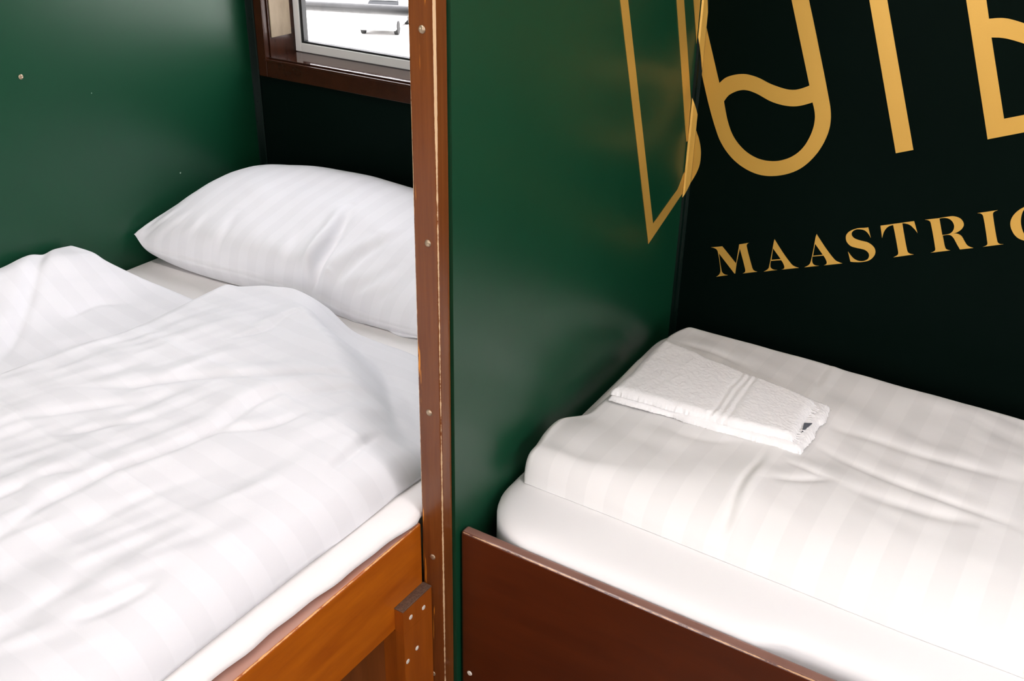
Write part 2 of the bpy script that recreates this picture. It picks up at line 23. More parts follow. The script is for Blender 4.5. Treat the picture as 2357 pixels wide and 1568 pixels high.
WRAP = {
'P1':[[-0.3143,1.2029],[-0.146,0.8043],[-0.0139,0.8506],[-0.0129,0.8881],[-0.0159,0.8863],[-0.036,0.8648],[-0.1335,0.8348],[-0.2896,1.1998],[-0.345,1.3294],[-0.1783,1.3362],[-0.1867,1.3561],[-0.3753,1.3462]],
'P2':[[-0.1806,1.3358],[-0.1566,1.3375],[-0.0868,1.174],[-0.0289,1.0396],[-0.016,1.009],[-0.0128,0.9411],[-0.0177,0.9411],[-0.027,0.9627],[-0.1157,1.1777]],
'P3':[[-0.1105,1.3178],[-0.0734,1.316],[-0.0211,1.2038],[-0.0175,1.1652],[-0.0157,1.0986],[-0.0459,1.1688]],
'W1':[[-0.0124,0.9613],[-0.0118,0.96],[-0.0113,0.9588],[-0.0107,0.9576],[-0.0101,0.9563],[-0.0095,0.9551],[-0.0089,0.9539],[-0.008,0.9518],[-0.0069,0.9498],[-0.0059,0.9478],[-0.0049,0.9458],[-0.0041,0.9438],[-0.0033,0.9417],[-0.0022,0.9384],[-0.0012,0.9352],[-0.0003,0.9319],[0.0005,0.9285],[0.0011,0.9252],[0.0015,0.9218],[0.0018,0.9177],[0.002,0.9135],[0.0021,0.9094],[0.0019,0.9052],[0.0014,0.901],[0.0007,0.8969],[-0.0007,0.8919],[-0.0023,0.8869],[-0.0043,0.882],[-0.0064,0.8771],[-0.0087,0.8722],[-0.011,0.8672]],
'TR':[[1.0064,0.9845,0.8495,0.8685],[1.2016,1.1455,1.0963,1.0559]],
}
LEFT_CREASES = [
 ([(-0.5674, -0.8194), (-0.5022, -0.7624), (-0.4552, -0.7086), (-0.3827, -0.6662), (-0.3188, -0.6146), (-0.2425, -0.5765)], 0.004, 0.014),
 ([(-0.3589, -1.1133), (-0.3588, -1.0924), (-0.3703, -1.0174), (-0.3613, -0.9341), (-0.3394, -0.8624), (-0.3254, -0.792), (-0.3289, -0.72), (-0.3007, -0.6465), (-0.2728, -0.6169)], 0.006, 0.016),
 ([(-0.5645, -0.9129), (-0.5239, -0.8525), (-0.4677, -0.7914)], 0.003, 0.012),
 ([(-0.5006, -0.9148), (-0.4557, -0.859), (-0.4136, -0.8175)], 0.003, 0.012),
 ([(-0.3385, -0.815), (-0.2719, -0.7558), (-0.2522, -0.6993)], 0.003, 0.01),
 ([(-0.7134, -0.8564), (-0.7017, -0.7686), (-0.6833, -0.6391), (-0.6752, -0.57)], 0.004, 0.02),
 ([(-0.8117, -0.8104), (-0.8274, -0.7805), (-0.888, -0.7038), (-0.9542, -0.6251), (-1.0336, -0.5333)], 0.006, 0.016),
 ([(-0.8538, -0.6469), (-0.8586, -0.5804), (-0.8329, -0.5408)], 0.003, 0.012),
 ([(-0.1767, -1.1336), (-0.1611, -1.0933), (-0.151, -1.0421)], 0.004, 0.014),
 ([(-0.4975, -0.6005), (-0.4742, -0.5497), (-0.4796, -0.4989), (-0.4672, -0.4652)], 0.003, 0.01),
 ([(-0.1378, -0.7873), (-0.1408, -0.74), (-0.1459, -0.6995), (-0.1474, -0.6799)], 0.004, 0.01),
 ([(-0.4313, -1.0516), (-0.424, -1.0262), (-0.42, -1.0096)], 0.004, 0.012),
 ([(-0.4229, -0.9916), (-0.4111, -0.9677), (-0.3906, -0.9539)], 0.004, 0.012),
 ([(-0.3041, -0.6894), (-0.2702, -0.6382), (-0.2249, -0.5978)], 0.003, 0.012),
 ([(-0.311, -1.1242), (-0.2969, -1.063), (-0.2985, -0.9758)], 0.002, 0.03),
 ([(-0.1792, -1.0019), (-0.167, -0.9456), (-0.1676, -0.8813)], 0.002, 0.025),
 ([(-0.3066, -0.4638), (-0.1962, -0.5783), (-0.1255, -0.6396)], 0.003, 0.02),
 ([(-0.2224, -1.1831), (-0.225, -1.1153), (-0.2187, -1.0736)], 0.003, 0.02),
 ([(-0.7879, -0.7474), (-0.783, -0.6828), (-0.7445, -0.6179)], 0.003, 0.02),
]
# ironed fold
LEFT_FOLD = [(-0.6735, -0.6471), (-0.5344, -0.6705), (-0.4523, -0.6782), (-0.303, -0.6906), (-0.1394, -0.7073)]
RIGHT_CREASES = [
 ([(0.3039, -0.4), (0.3007, -0.4615), (0.3027, -0.5158), (0.3152, -0.5929), (0.3296, -0.6356)], 0.004, 0.008),
 ([(0.3493, -0.3415), (0.389, -0.356), (0.4361, -0.3702), (0.4974, -0.3788), (0.5545, -0.3818), (0.6163, -0.3909)], 0.004, 0.014),
 ([(0.3451, -0.2862), (0.4132, -0.284), (0.4771, -0.2897), (0.5995, -0.279)], 0.003, 0.016),
 ([(0.3241, -0.4647), (0.3603, -0.4435), (0.389, -0.4179)], 0.003, 0.012),
 ([(0.3298, -0.4093), (0.3645, -0.4185), (0.3831, -0.4187)], 0.003, 0.01),
 ([(0.408, -0.4206), (0.4501, -0.4226), (0.5067, -0.4197), (0.5722, -0.4039)], 0.004, 0.02),
 ([(0.1663, -0.4224), (0.2139, -0.4191), (0.2536, -0.3993)], 0.002, 0.014),
 ([(0.1534, -0.5798), (0.1917, -0.6025), (0.2414, -0.626)], 0.002, 0.02),
 ([(0.0712, -0.1708), (0.1249, -0.1731), (0.1678, -0.1817), (0.1914, -0.1931)], 0.003, 0.012),
 ([(0.0541, -0.5956), (0.0808, -0.6162), (0.0987, -0.6229)], 0.003, 0.012),
 ([(0.2919, -0.0778), (0.2954, -0.1489), (0.3, -0.1977)], 0.003, 0.008),
]

BACK_W = [(-.969, -.20), (1.02, 1.86)]
FRONT_W = [(-.80, .0), (.85, 1.40)]
SIDE_W = [(-2.66, -.90)]
FZ0, FZ1 = .92, 2.05
SKY = 5.4
SUN = 9.0
EXPO = 0.28
LAMP_FILL = 28.0  # strength of the added overhead fill lamps
CEIL = (.62,.54,.48)


# ------------------------------------------------------------------ helpers
def tag(o, label=None, cat=None, group=None, kind=None):
    if label: o['label'] = label
    if cat: o['category'] = cat
    if group: o['group'] = group
    if kind: o['kind'] = kind
    return o

def empty(name, loc, parent=None):
    o = bpy.data.objects.new(name, None)
    o.empty_display_size = .05
    o.location = loc
    COL.objects.link(o)
    if parent: o.parent = parent
    return o

def origin(o):
    p = Vector((0, 0, 0))
    while o is not None:
        p += o.location
        o = o.parent
    return p

def mesh_obj(name, me, mat, parent=None, loc=None, smooth=False):
    """mesh data is in world coordinates; the origin moves to loc"""
    o = bpy.data.objects.new(name, me)
    COL.objects.link(o)
    base = origin(parent) if parent else Vector((0, 0, 0))
    if parent:
        o.parent = parent
    L = Vector(loc) if loc is not None else base
    me.transform(Matrix.Translation(-L))
    o.location = L - base
    for m in (mat if isinstance(mat, (list, tuple)) else [mat]):
        me.materials.append(m)
    if smooth:
        for p in me.polygons: p.use_smooth = True
    return o

def bm_obj(name, bm, mat, parent=None, loc=None, smooth=False):
    me = bpy.data.meshes.new(name)
    bmesh.ops.recalc_face_normals(bm, faces=bm.faces)
    bm.to_mesh(me); bm.free()
    return mesh_obj(name, me, mat, parent, loc, smooth)

def box(bm, x0, x1, y0, y1, z0, z1, bev=0.0, seg=2):
    r = bmesh.ops.create_cube(bm, size=1)
    vs = r['verts']
    for v in vs:
        v.co = Vector((x0 + (v.co.x + .5) * (x1 - x0), y0 + (v.co.y + .5) * (y1 - y0), z0 + (v.co.z + .5) * (z1 - z0)))
    if bev > 0:
        es = list({e for v in vs for e in v.link_edges})
        bmesh.ops.bevel(bm, geom=es, offset=bev, segments=seg, profile=.5, affect='EDGES')

def box_obj(name, dims, mat, parent=None, bev=0.0, loc=None, seg=2):
    bm = bmesh.new()
    box(bm, *dims, bev=bev, seg=seg)
    return bm_obj(name, bm, mat, parent, loc)

def prism(bm, poly, z0, z1):
    a = [bm.verts.new((x, y, z0)) for x, y in poly]
    b = [bm.verts.new((x, y, z1)) for x, y in poly]
    n = len(poly)
    bm.faces.new(a); bm.faces.new(b[::-1])
    for i in range(n):
        bm.faces.new((a[i], a[(i + 1) % n], b[(i + 1) % n], b[i]))

def tube(bm, p, q, r, n=14):
    p, q = Vector(p), Vector(q)
    d = (q - p); L = d.length
    m = Matrix.Translation((p + q) / 2) @ d.to_track_quat('Z', 'Y').to_matrix().to_4x4()
    bmesh.ops.create_cone(bm, cap_ends=True, segments=n, radius1=r, radius2=r, depth=L, matrix=m)

def sstep(a, b, x):
    t = np.clip((x - a) / (b - a), 0, 1)
    return t * t * (3 - 2 * t)

def poly_sd(X, Y, pts):
    """unsigned distance, signed side distance and 0..1 position along a polyline"""
    pts = np.array(pts, float)
    seg = np.linalg.norm(np.diff(pts, axis=0), axis=1)
    cum = np.concatenate([[0], np.cumsum(seg)])
    best = np.full(X.shape, 1e9); sd = np.zeros(X.shape); tt = np.zeros(X.shape)
    for i in range(len(pts) - 1):
        a, b = pts[i], pts[i + 1]
        d = b - a; l2 = d @ d + 1e-12
        t = np.clip(((X - a[0]) * d[0] + (Y - a[1]) * d[1]) / l2, 0, 1)
        dx = X - a[0] - t * d[0]; dy = Y - a[1] - t * d[1]
        dist = np.hypot(dx, dy)
        side = np.sign(d[0] * (Y - a[1]) - d[1] * (X - a[0]))
        m = dist < best
        best = np.where(m, dist, best); sd = np.where(m, dist * side, sd)
        tt = np.where(m, (cum[i] + t * seg[i]) / cum[-1], tt)
    return best, sd, tt

def catmull(pts, n=8):
    P = [np.array(p, float) for p in pts]
    P = [2 * P[0] - P[1]] + P + [2 * P[-1] - P[-2]]
    out = []
    for i in range(1, len(P) - 2):
        for k in range(n):
            t = k / n
            out.append(.5 * (2 * P[i] + (P[i + 1] - P[i - 1]) * t + (2 * P[i - 1] - 5 * P[i] + 4 * P[i + 1] - P[i + 2]) * t * t
                             + (3 * P[i] - P[i - 1] - 3 * P[i + 1] + P[i + 2]) * t ** 3))
    out.append(P[-2])
    return np.array(out)

def creases(X, Y, lst, gain=1.0):
    H = np.zeros(X.shape)
    for pts, a, w in lst:
        d, sd, t = poly_sd(X, Y, catmull(pts, 6))
        taper = np.clip(np.minimum(t, 1 - t) * 4 + .12, 0, 1)
        H += gain * a * taper * (np.exp(-((sd - 1.2 * w) / (1.4 * w)) ** 2) * .6 - np.exp(-((sd + .25 * w) / (.6 * w)) ** 2)) * (d < 4 * w)
    return H

def vnoise(X, Y, sx, sy, ang=0.0, seed=0):
    """smooth value noise with anisotropic cells"""
    r = np.random.default_rng(seed)
    T = r.random((64, 64)) * 2 - 1
    c, s = math.cos(ang), math.sin(ang)
    u = (X * c + Y * s) / sx + 31.3; v = (-X * s + Y * c) / sy + 17.7
    i = np.floor(u).astype(int); j = np.floor(v).astype(int)
    f = u - i; g = v - j
    f = f * f * f * (f * (f * 6 - 15) + 10); g = g * g * g * (g * (g * 6 - 15) + 10)
    i %= 64; j %= 64; i1 = (i + 1) % 64; j1 = (j + 1) % 64
    return (T[i, j] * (1 - f) + T[i1, j] * f) * (1 - g) + (T[i, j1] * (1 - f) + T[i1, j1] * f) * g

def grid_solid(name, X, Y, ZT, ZB, mat, parent=None, loc=None):
    """closed sheet between two height grids"""
    n, m = X.shape
    top = np.stack([X, Y, ZT], -1).reshape(-1, 3)
    bot = np.stack([X, Y, ZB], -1).reshape(-1, 3)
    V = np.concatenate([top, bot])
    idx = np.arange(n * m).reshape(n, m); o = n * m
    F = []
    a = idx[:-1, :-1].ravel(); b = idx[1:, :-1].ravel(); c = idx[1:, 1:].ravel(); d = idx[:-1, 1:].ravel()
    F += list(zip(a, b, c, d)); F += list(zip(d + o, c + o, b + o, a + o))
    for e in (idx[:, 0], idx[:, -1], idx[0, :], idx[-1, :]):
        F += list(zip(e[:-1], e[1:], e[1:] + o, e[:-1] + o))
    me = bpy.data.meshes.new(name)
    me.from_pydata([tuple(map(float, v)) for v in V], [], [tuple(map(int, f)) for f in F])
    bm = bmesh.new(); bm.from_mesh(me)
    bmesh.ops.recalc_face_normals(bm, faces=bm.faces)
    bm.to_mesh(me); bm.free()
    return mesh_obj(name, me, mat, parent, loc, smooth=True)

# ------------------------------------------------------------------ materials
class NT:
    def __init__(s, name):
        s.m = bpy.data.materials.new(name); s.m.use_nodes = True
        s.t = s.m.node_tree; s.n = s.t.nodes
        s.b = s.n['Principled BSDF']
    def new(s, typ, **kw):
        n = s.n.new(typ)
        for k, v in kw.items():
            if k in n.inputs: n.inputs[k].default_value = v
            else: setattr(n, k, v)
        return n
    def link(s, a, b): s.t.links.new(a, b)
    def ramp(s, src, stops):
        r = s.new('ShaderNodeValToRGB')
        while len(r.color_ramp.elements) < len(stops): r.color_ramp.elements.new(.5)
        for e, (p, c) in zip(r.color_ramp.elements, stops):
            e.position = p; e.color = c if len(c) == 4 else (*c, 1)
        s.link(src, r.inputs[0]); return r
    def math(s, op, a, b=None, c=None):
        n = s.new('ShaderNodeMath', operation=op)
        for i, v in enumerate((a, b, c)):
            if v is None: continue
            if hasattr(v, 'is_linked'): s.link(v, n.inputs[i])
            else: n.inputs[i].default_value = v
        return n.outputs[0]
    def mix(s, fac, a, b):
        n = s.new('ShaderNodeMix', data_type='RGBA')
        for sock, v in ((n.inputs[0], fac), (n.inputs[6], a), (n.inputs[7], b)):
            if hasattr(v, 'is_linked'): s.link(v, sock)
            else: sock.default_value = v if not isinstance(v, tuple) else (*v, 1) if len(v) == 3 else v
        return n.outputs[2]
    def coord(s, out='Object', scale=None):
        c = s.new('ShaderNodeTexCoord').outputs[out]
        if scale:
            m = s.new('ShaderNodeMapping'); m.inputs['Scale'].default_value = scale
            s.link(c, m.inputs[0]); return m.outputs[0]
        return c
    def noise(s, vec, scale, detail=3, rough=.5):
        n = s.new('ShaderNodeTexNoise', Scale=scale, Detail=detail, Roughness=rough)
        s.link(vec, n.inputs['Vector']); return n.outputs['Fac']
    def bump(s, h, strength, dist):
        n = s.new('ShaderNodeBump', Strength=strength, Distance=dist)
        s.link(h, n.inputs['Height']); s.link(n.outputs[0], s.b.inputs['Normal']); return n

def simple(name, col, rough=.5, metal=0.0, spec=.5):
    t = NT(name); t.b.inputs['Base Color'].default_value = (*col, 1)
    t.b.inputs['Roughness'].default_value = rough; t.b.inputs['Metallic'].default_value = metal
    t.b.inputs['Specular IOR Level'].default_value = spec
    v = t.coord(); nz = t.noise(v, 60, 3)
    r = t.ramp(nz, [(.3, (rough * .9,) * 3), (.7, (min(1, rough * 1.12),) * 3)])
    t.link(r.outputs[0], t.b.inputs['Roughness'])
    return t.m

def paint(name, col, rough, spec=.5, chips=True, bump=.02):
    t = NT(name); v = t.coord()
    n1 = t.noise(v, 3.0, 4)
    c = t.ramp(n1, [(.3, tuple(x * .93 for x in col)), (.7, tuple(x * 1.07 for x in col))]).outputs[0]
    if chips:                                   # tiny flecks of chipped lacquer
        vo = t.new('ShaderNodeTexVoronoi', Scale=9.0); t.link(v, vo.inputs['Vector'])
        near = t.math('LESS_THAN', vo.outputs['Distance'], .016)
        wn = t.new('ShaderNodeSeparateColor'); t.link(vo.outputs['Color'], wn.inputs[0])
        pick = t.math('GREATER_THAN', wn.outputs[0], .72)
        c = t.mix(t.math('MULTIPLY', near, pick), c, (.42, .5, .42))
    t.link(c, t.b.inputs['Base Color'])
    t.b.inputs['Roughness'].default_value = rough
    t.b.inputs['Specular IOR Level'].default_value = spec
    n2 = t.noise(v, 14, 2)
    t.bump(n2, bump, .01)
    return t.m

def varnish(name, dark, light, rough, grain=(1, 1, 14), spec=.5, edges=(), spots=0.0, bare=(.62, .42, .24), streak=None, painted_sheen=None):
    """varnished wood; edges = list of (axis, value, width, threshold, axis2, lo, hi): worn arrises or painted glints in local coordinates"""
    t = NT(name); v = t.coord()
    mp = t.new('ShaderNodeMapping'); mp.inputs['Scale'].default_value = grain; t.link(v, mp.inputs[0])
    g = t.noise(mp.outputs[0], 6, 6, .62)
    g2 = t.noise(v, 5, 3)
    c = t.ramp(g, [(.25, dark), (.75, light)]).outputs[0]
    c = t.mix(t.math('MULTIPLY', g2, .35), c, dark)
    sep = t.new('ShaderNodeSeparateXYZ'); t.link(v, sep.inputs[0])
    nz = t.noise(v, 95, 4, .65)
    nz2 = t.noise(v, 17, 3, .6)
    if streak:                                  # bright older varnish showing through in vertical scuffs
        ms = t.new('ShaderNodeMapping'); ms.inputs['Scale'].default_value = (230, 230, 9); t.link(v, ms.inputs[0])
        ns_ = t.noise(ms.outputs[0], 1.0, 3, .6); nl = t.noise(v, 7, 2)
        side = t.math('MULTIPLY', t.math('SUBTRACT', .004, sep.outputs[0]), 5.0)
        k = t.math('ADD', t.math('ADD', ns_, t.math('MULTIPLY', nl, .35)), side)
        c = t.mix(t.ramp(k, [(streak, (0, 0, 0)), (streak + .03, (1, 1, 1))]).outputs[0], c, (.62, .22, .02))
    rsum = None
    for ax, val, axb, valb, wid, thr, ax2, v2, w2 in edges:
        d = t.math('MAXIMUM', t.math('ABSOLUTE', t.math('SUBTRACT', sep.outputs[ax], val)),
                   t.math('ABSOLUTE', t.math('SUBTRACT', sep.outputs[axb], valb)))
        near = t.math('SUBTRACT', 1.0, t.math('DIVIDE', d, wid)); near = t.math('MAXIMUM', near, 0)
        d2 = t.math('ABSOLUTE', t.math('SUBTRACT', sep.outputs[ax2], v2))
        near2 = t.math('MINIMUM', 1.0, t.math('MAXIMUM', 0.0, t.math('MULTIPLY', t.math('SUBTRACT', w2, d2), 3.0 / w2)))
        k = t.math('ADD', t.math('MULTIPLY', nz, .7), t.math('MULTIPLY', nz2, .5))
        k = t.math('MULTIPLY', t.math('MULTIPLY', near, near2), k)
        k = t.math('GREATER_THAN', k, thr)
        rsum = k if rsum is None else t.math('MAXIMUM', rsum, k)
    if spots:
        vo = t.new('ShaderNodeTexVoronoi', Scale=16.0); t.link(v, vo.inputs['Vector'])
        wn = t.new('ShaderNodeSeparateColor'); t.link(vo.outputs['Color'], wn.inputs[0])
        sp = t.math('MULTIPLY', t.math('LESS_THAN', t.math('ADD', vo.outputs['Distance'], t.math('MULTIPLY', nz, .06)), .062),
                    t.math('GREATER_THAN', wn.outputs[0], 1 - spots))
        rsum = sp if rsum is None else t.math('MAXIMUM', rsum, sp)
    if painted_sheen:                                # reflected light painted as a paler tone on upward faces
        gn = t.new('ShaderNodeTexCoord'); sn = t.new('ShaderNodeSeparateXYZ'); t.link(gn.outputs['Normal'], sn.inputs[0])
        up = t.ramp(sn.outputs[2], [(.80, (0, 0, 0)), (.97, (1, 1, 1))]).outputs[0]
        c = t.mix(t.math('MULTIPLY', up, t.math('ADD', .45, t.math('MULTIPLY', nz2, .7))), c, painted_sheen)
    if rsum is not None:
        c = t.mix(rsum, c, bare)  # worn bare wood, and the painted sun glint on the post
    t.link(c, t.b.inputs['Base Color'])
    t.b.inputs['Roughness'].default_value = rough
    t.b.inputs['Specular IOR Level'].default_value = spec
    t.bump(g, .05, .004)
    return t.m

def cotton(name, col, stripe_axis=None, period=.056, offset=0.0, amt=.06, rough=.75, skew=0.0, weave=.15):
    """white bed linen, with satin stripes woven in"""
    t = NT(name); v = t.coord()
    base = (*col, 1)
    if stripe_axis is not None:
        sep = t.new('ShaderNodeSeparateXYZ'); t.link(v, sep.inputs[0])
        p = t.math('ADD', sep.outputs[stripe_axis], t.math('MULTIPLY', sep.outputs[1 - stripe_axis], skew))
        f = t.math('FRACT', t.math('DIVIDE', t.math('ADD', p, 10 + offset), period))
        tri = t.math('ABSOLUTE', t.math('SUBTRACT', f, .5))
        r = t.ramp(tri, [(.235, (0, 0, 0)), (.265, (1, 1, 1))])
        c = t.mix(r.outputs[0], base, tuple(x * (1 - amt) for x in col))
        t.link(c, t.b.inputs['Base Color'])
        rr = t.ramp(r.outputs[0], [(0, (rough,) * 3), (1, (rough - .22,) * 3)])
        t.link(rr.outputs[0], t.b.inputs['Roughness'])
    else:
        t.b.inputs['Base Color'].default_value = base
        t.b.inputs['Roughness'].default_value = rough
    t.b.inputs['Specular IOR Level'].default_value = .25
    t.b.inputs['Sheen Weight'].default_value = .08
    n = t.noise(v, 900, 2)
    n2 = t.noise(v, 45, 4)
    h = t.math('ADD', t.math('MULTIPLY', n, .15), t.math('MULTIPLY', n2, .6))
    t.bump(h, weave, .002)
    return t.m

M = {}
GREEN = (.0045, .050, .022)
M['green'] = paint('green_wall_paint', GREEN, .33, .42)
M['green_outer'] = paint('deep_green_wall_paint', (.0017, .0052, .0038), .42, .02)
M['seam'] = simple('green_corner_seam', (.002, .008, .0055), .3, 0, .18)
M['ceiling'] = simple('brown_ceiling_panel', CEIL, .6)
M['floor'] = simple('brown_linoleum', (.10, .055, .03), .4)
M['aisle_wall'] = simple('pale_wall_panel', (.45, .36, .24), .5)
M['post'] = varnish('brown_post_varnish', (.115, .030, .007), (.205, .062, .013), .25, (22, 22, 1.0), spec=.4, streak=.90,
                    edges=((0, .0165, 1, -.011, .0036, .40, 2, .86, .34), (0, .0165, 1, -.011, .0032, .17, 2, 1.50, .50), (0, .0165, 1, -.011, .0034, .33, 2, .40, .40), (0, -.0165, 1, -.011, .0040, .42, 2, 1.0, .5)), spots=.05)  # highest entry paints a sun glint on the corner; the others are wear
M['rail'] = varnish('orange_varnish', dark=(.33, .066, .0022), light=(.56, .150, .006), rough=.30, grain=(8, 1.1, 8), painted_sheen=(.42, .25, .21), spec=.75,
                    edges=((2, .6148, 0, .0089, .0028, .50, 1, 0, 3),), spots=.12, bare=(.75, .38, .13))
M['rail_panel'] = varnish('brown_panel_varnish', (.10, .028, .006), (.19, .055, .012), .3, (8, 8, 1.2))
M['batten'] = varnish('orange_batten_varnish', (.24, .05, .004), (.40, .10, .008), .3, (12, 12, 1.2))
M['batten_top'] = varnish('worn_batten_end', (.05, .028, .018), (.20, .12, .08), .6, (60, 60, 60))
M['board'] = varnish('red_brown_varnish', (.055, .0090, .0019), (.096, .0172, .0033), .28, (1.0, 8, 7), painted_sheen=(.27, .145, .115), spec=.8,
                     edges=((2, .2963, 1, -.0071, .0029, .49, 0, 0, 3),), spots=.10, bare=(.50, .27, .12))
M['board_top'] = M['board']
M['casing'] = varnish('window_casing_varnish', (.020, .0055, .0022), (.044, .012, .004), .25, (3, 8, 3), spec=.3, spots=.05)
M['sill'] = varnish('dark_sill_varnish', (.020, .007, .004), (.035, .012, .007), .045, (2, 8, 8))
M['ply'] = varnish('bare_plywood', (.17, .125, .075), (.30, .24, .16), .7, (6, 6, 2))
M['sash'] = simple('white_aluminium_sash', (.72, .72, .70), .4)
M['gasket'] = simple('black_rubber_gasket', (.01, .012, .012), .5)
M['linen_left'] = cotton('white_striped_linen', (.73, .73, .755), 1, .056, .012, .035, skew=.06)
M['linen_right'] = cotton('white_striped_duvet_linen', (.83, .82, .81), 0, .056, .02, .042)
M['pillow'] = cotton('white_striped_pillow_linen', (.81, .81, .84), 0, .042, .0, .032, skew=-.12)
M['sheet'] = cotton('ivory_fitted_sheet', (.80, .775, .765))
M['sheet_white'] = cotton('white_fitted_sheet', (.83, .82, .82))
M['screw'] = simple('dull_brass_screw', (.42, .32, .22), .4, .7)
M['nail'] = simple('pale_nail_head', (.72, .66, .58), .45)
M['grey_metal'] = simple('dark_painted_steel', (.017, .018, .018), .35, 0, .3)
M['asphalt'] = simple('pale_paving', (.60, .59, .57), .9)
M['car_paint'] = simple('white_car_paint', (.75, .75, .76), .25)
M['car_glass'] = simple('dark_car_glass', (.006, .007, .008), .08)
M['tyre'] = simple('black_tyre', (.006, .006, .006), .8)
M['tag'] = simple('grey_gap_shade', (.10, .11, .13), .8)  # dark tone painted in for the shade between the towel folds

def gold_mat():
    t = NT('gold_vinyl'); v = t.coord()
    n = t.noise(v, 420, 3)
    t.b.inputs['Base Color'].default_value = (.74, .43, .085, 1)
    t.b.inputs['Metallic'].default_value = .35
    t.b.inputs['Roughness'].default_value = .36
    t.bump(n, .10, .001)
    return t.m
M['gold'] = gold_mat()

def glass_mat():
    t = NT('window_glass')
    t.n.remove(t.b)
    out = [n for n in t.n if n.type == 'OUTPUT_MATERIAL'][0]
    tr = t.new('ShaderNodeBsdfTransparent'); gl = t.new('ShaderNodeBsdfGlossy', Roughness=.02)
    v = t.coord(); nz = t.noise(v, 3, 2)
    tr.inputs[0].default_value = (.98, .98, .98, 1)
    fr = t.new('ShaderNodeFresnel', IOR=1.45)
    fac = t.math('MULTIPLY', fr.outputs[0], t.math('ADD', t.math('MULTIPLY', nz, .1), .95))
    mx = t.new('ShaderNodeMixShader')
    gb = t.new('ShaderNodeNewGeometry')                      # only the outer surface reflects; leaving rays pass
    fac = t.math('MULTIPLY', fac, t.math('SUBTRACT', 1.0, gb.outputs['Backfacing']))
    t.link(fac, mx.inputs[0]); t.link(tr.outputs[0], mx.inputs[1]); t.link(gl.outputs[0], mx.inputs[2])
    t.link(mx.outputs[0], out.inputs[0])
    return t.m
M['glass'] = glass_mat()

def terry_mat():
    t = NT('white_terry'); v = t.coord()
    t.b.inputs['Base Color'].default_value = (.90, .89, .89, 1)
    t.b.inputs['Roughness'].default_value = .95
    t.b.inputs['Sheen Weight'].default_value = .3
    t.b.inputs['Specular IOR Level'].default_value = .1
    n = t.noise(v, 420, 4, .7); n2 = t.noise(v, 150, 3)
    t.bump(t.math('ADD', n, t.math('MULTIPLY', n2, .5)), .5, .0011)
    return t.m
M['terry'] = terry_mat()

# ------------------------------------------------------------------ room shell
XL, XR, YF, ZC = -1.015, 2.02, -2.75, 2.35
WT = .10
def px(y):                       # the partition stands very slightly out of square
    return -.020 + (-y) * (.026 / .70)

def wall_with_holes(name, x0, x1, y0, y1, z0, z1, holes, mat):
    bm = bmesh.new()
    hs = sorted(holes)
    cur = x0
    for (a, b, c, d) in hs:
        if a > cur: box(bm, cur, a, y0, y1, z0, z1)
        box(bm, a, b, y0, y1, z0, c)
        box(bm, a, b, y0, y1, d, z1)
        cur = b
    if cur < x1: box(bm, cur, x1, y0, y1, z0, z1)
    bmesh.ops.remove_doubles(bm, verts=bm.verts, dist=1e-5)
    o = bm_obj(name, bm, mat, None, (x0, y0, z0))
    o['kind'] = 'structure'
    return o

WZ0, WZ1 = .951, 1.75
wall_with_holes('wall_back', XL - WT, XR + WT, 0, WT, 0, ZC, [(a, b, WZ0, WZ1) for a, b in BACK_W], M['green_outer'])
wall_with_holes('wall_front', XL - WT, XR + WT, YF - WT, YF, 0, ZC, [(a, b, FZ0, FZ1) for a, b in FRONT_W], M['aisle_wall'])
tag(box_obj('wall_left', (XL - WT, XL, YF, 0, 0, ZC), M['green'], loc=(XL, 0, 0)), kind='structure')
bm = bmesh.new()
cur = YF
for a, b in SIDE_W:
    box(bm, XR, XR + WT, cur, a, 0, ZC); box(bm, XR, XR + WT, a, b, 0, FZ0); box(bm, XR, XR + WT, a, b, FZ1, ZC); cur = b
box(bm, XR, XR + WT, cur, 0, 0, ZC)
tag(bm_obj('wall_right', bm, M['green'], None, (XR, 0, 0)), kind='structure')
tag(box_obj('floor', (XL - WT, XR + WT, YF - WT, WT, -.06, 0), M['floor'], loc=(0, 0, 0)), kind='structure')
tag(box_obj('ceiling', (XL - WT, XR + WT, YF - WT, WT, ZC, ZC + .06), M['ceiling'], loc=(0, 0, ZC)), kind='structure')
# partition between the two berths
bm = bmesh.new()
prism(bm, [(px(-.713), -.713), (px(0), -.0005), (px(0) - .028, -.0005), (px(-.713) - .030, -.713)], 0, ZC)
tag(bm_obj('wall_middle', bm, M['green'], None, (0, -.35, 0)), kind='structure')

# corner seams
bm = bmesh.new()
A, B = (px(-.012) + .0002, -.012), (-.0105, -.0004)
prism(bm, [A, (A[0] + .0035, A[1] + .0015), (-.0145, -.0062), (-.0125, -.0050), (B[0], B[1] - .0022), B, (px(0), -.0004)], 0, ZC)
tag(bm_obj('trim_1', bm, M['seam'], None, (-.015, -.006, 0)), kind='structure')
bm = bmesh.new()
prism(bm, [(XL + .0002, -.0135), (XL + .003, -.0125), (XL + .0095, -.0042), (XL + .0125, -.0030), (XL + .0125, -.0004), (XL + .0002, -.0004)], 0, ZC)
tag(bm_obj('trim_2', bm, M['seam'], None, (XL, -.006, 0)), kind='structure')

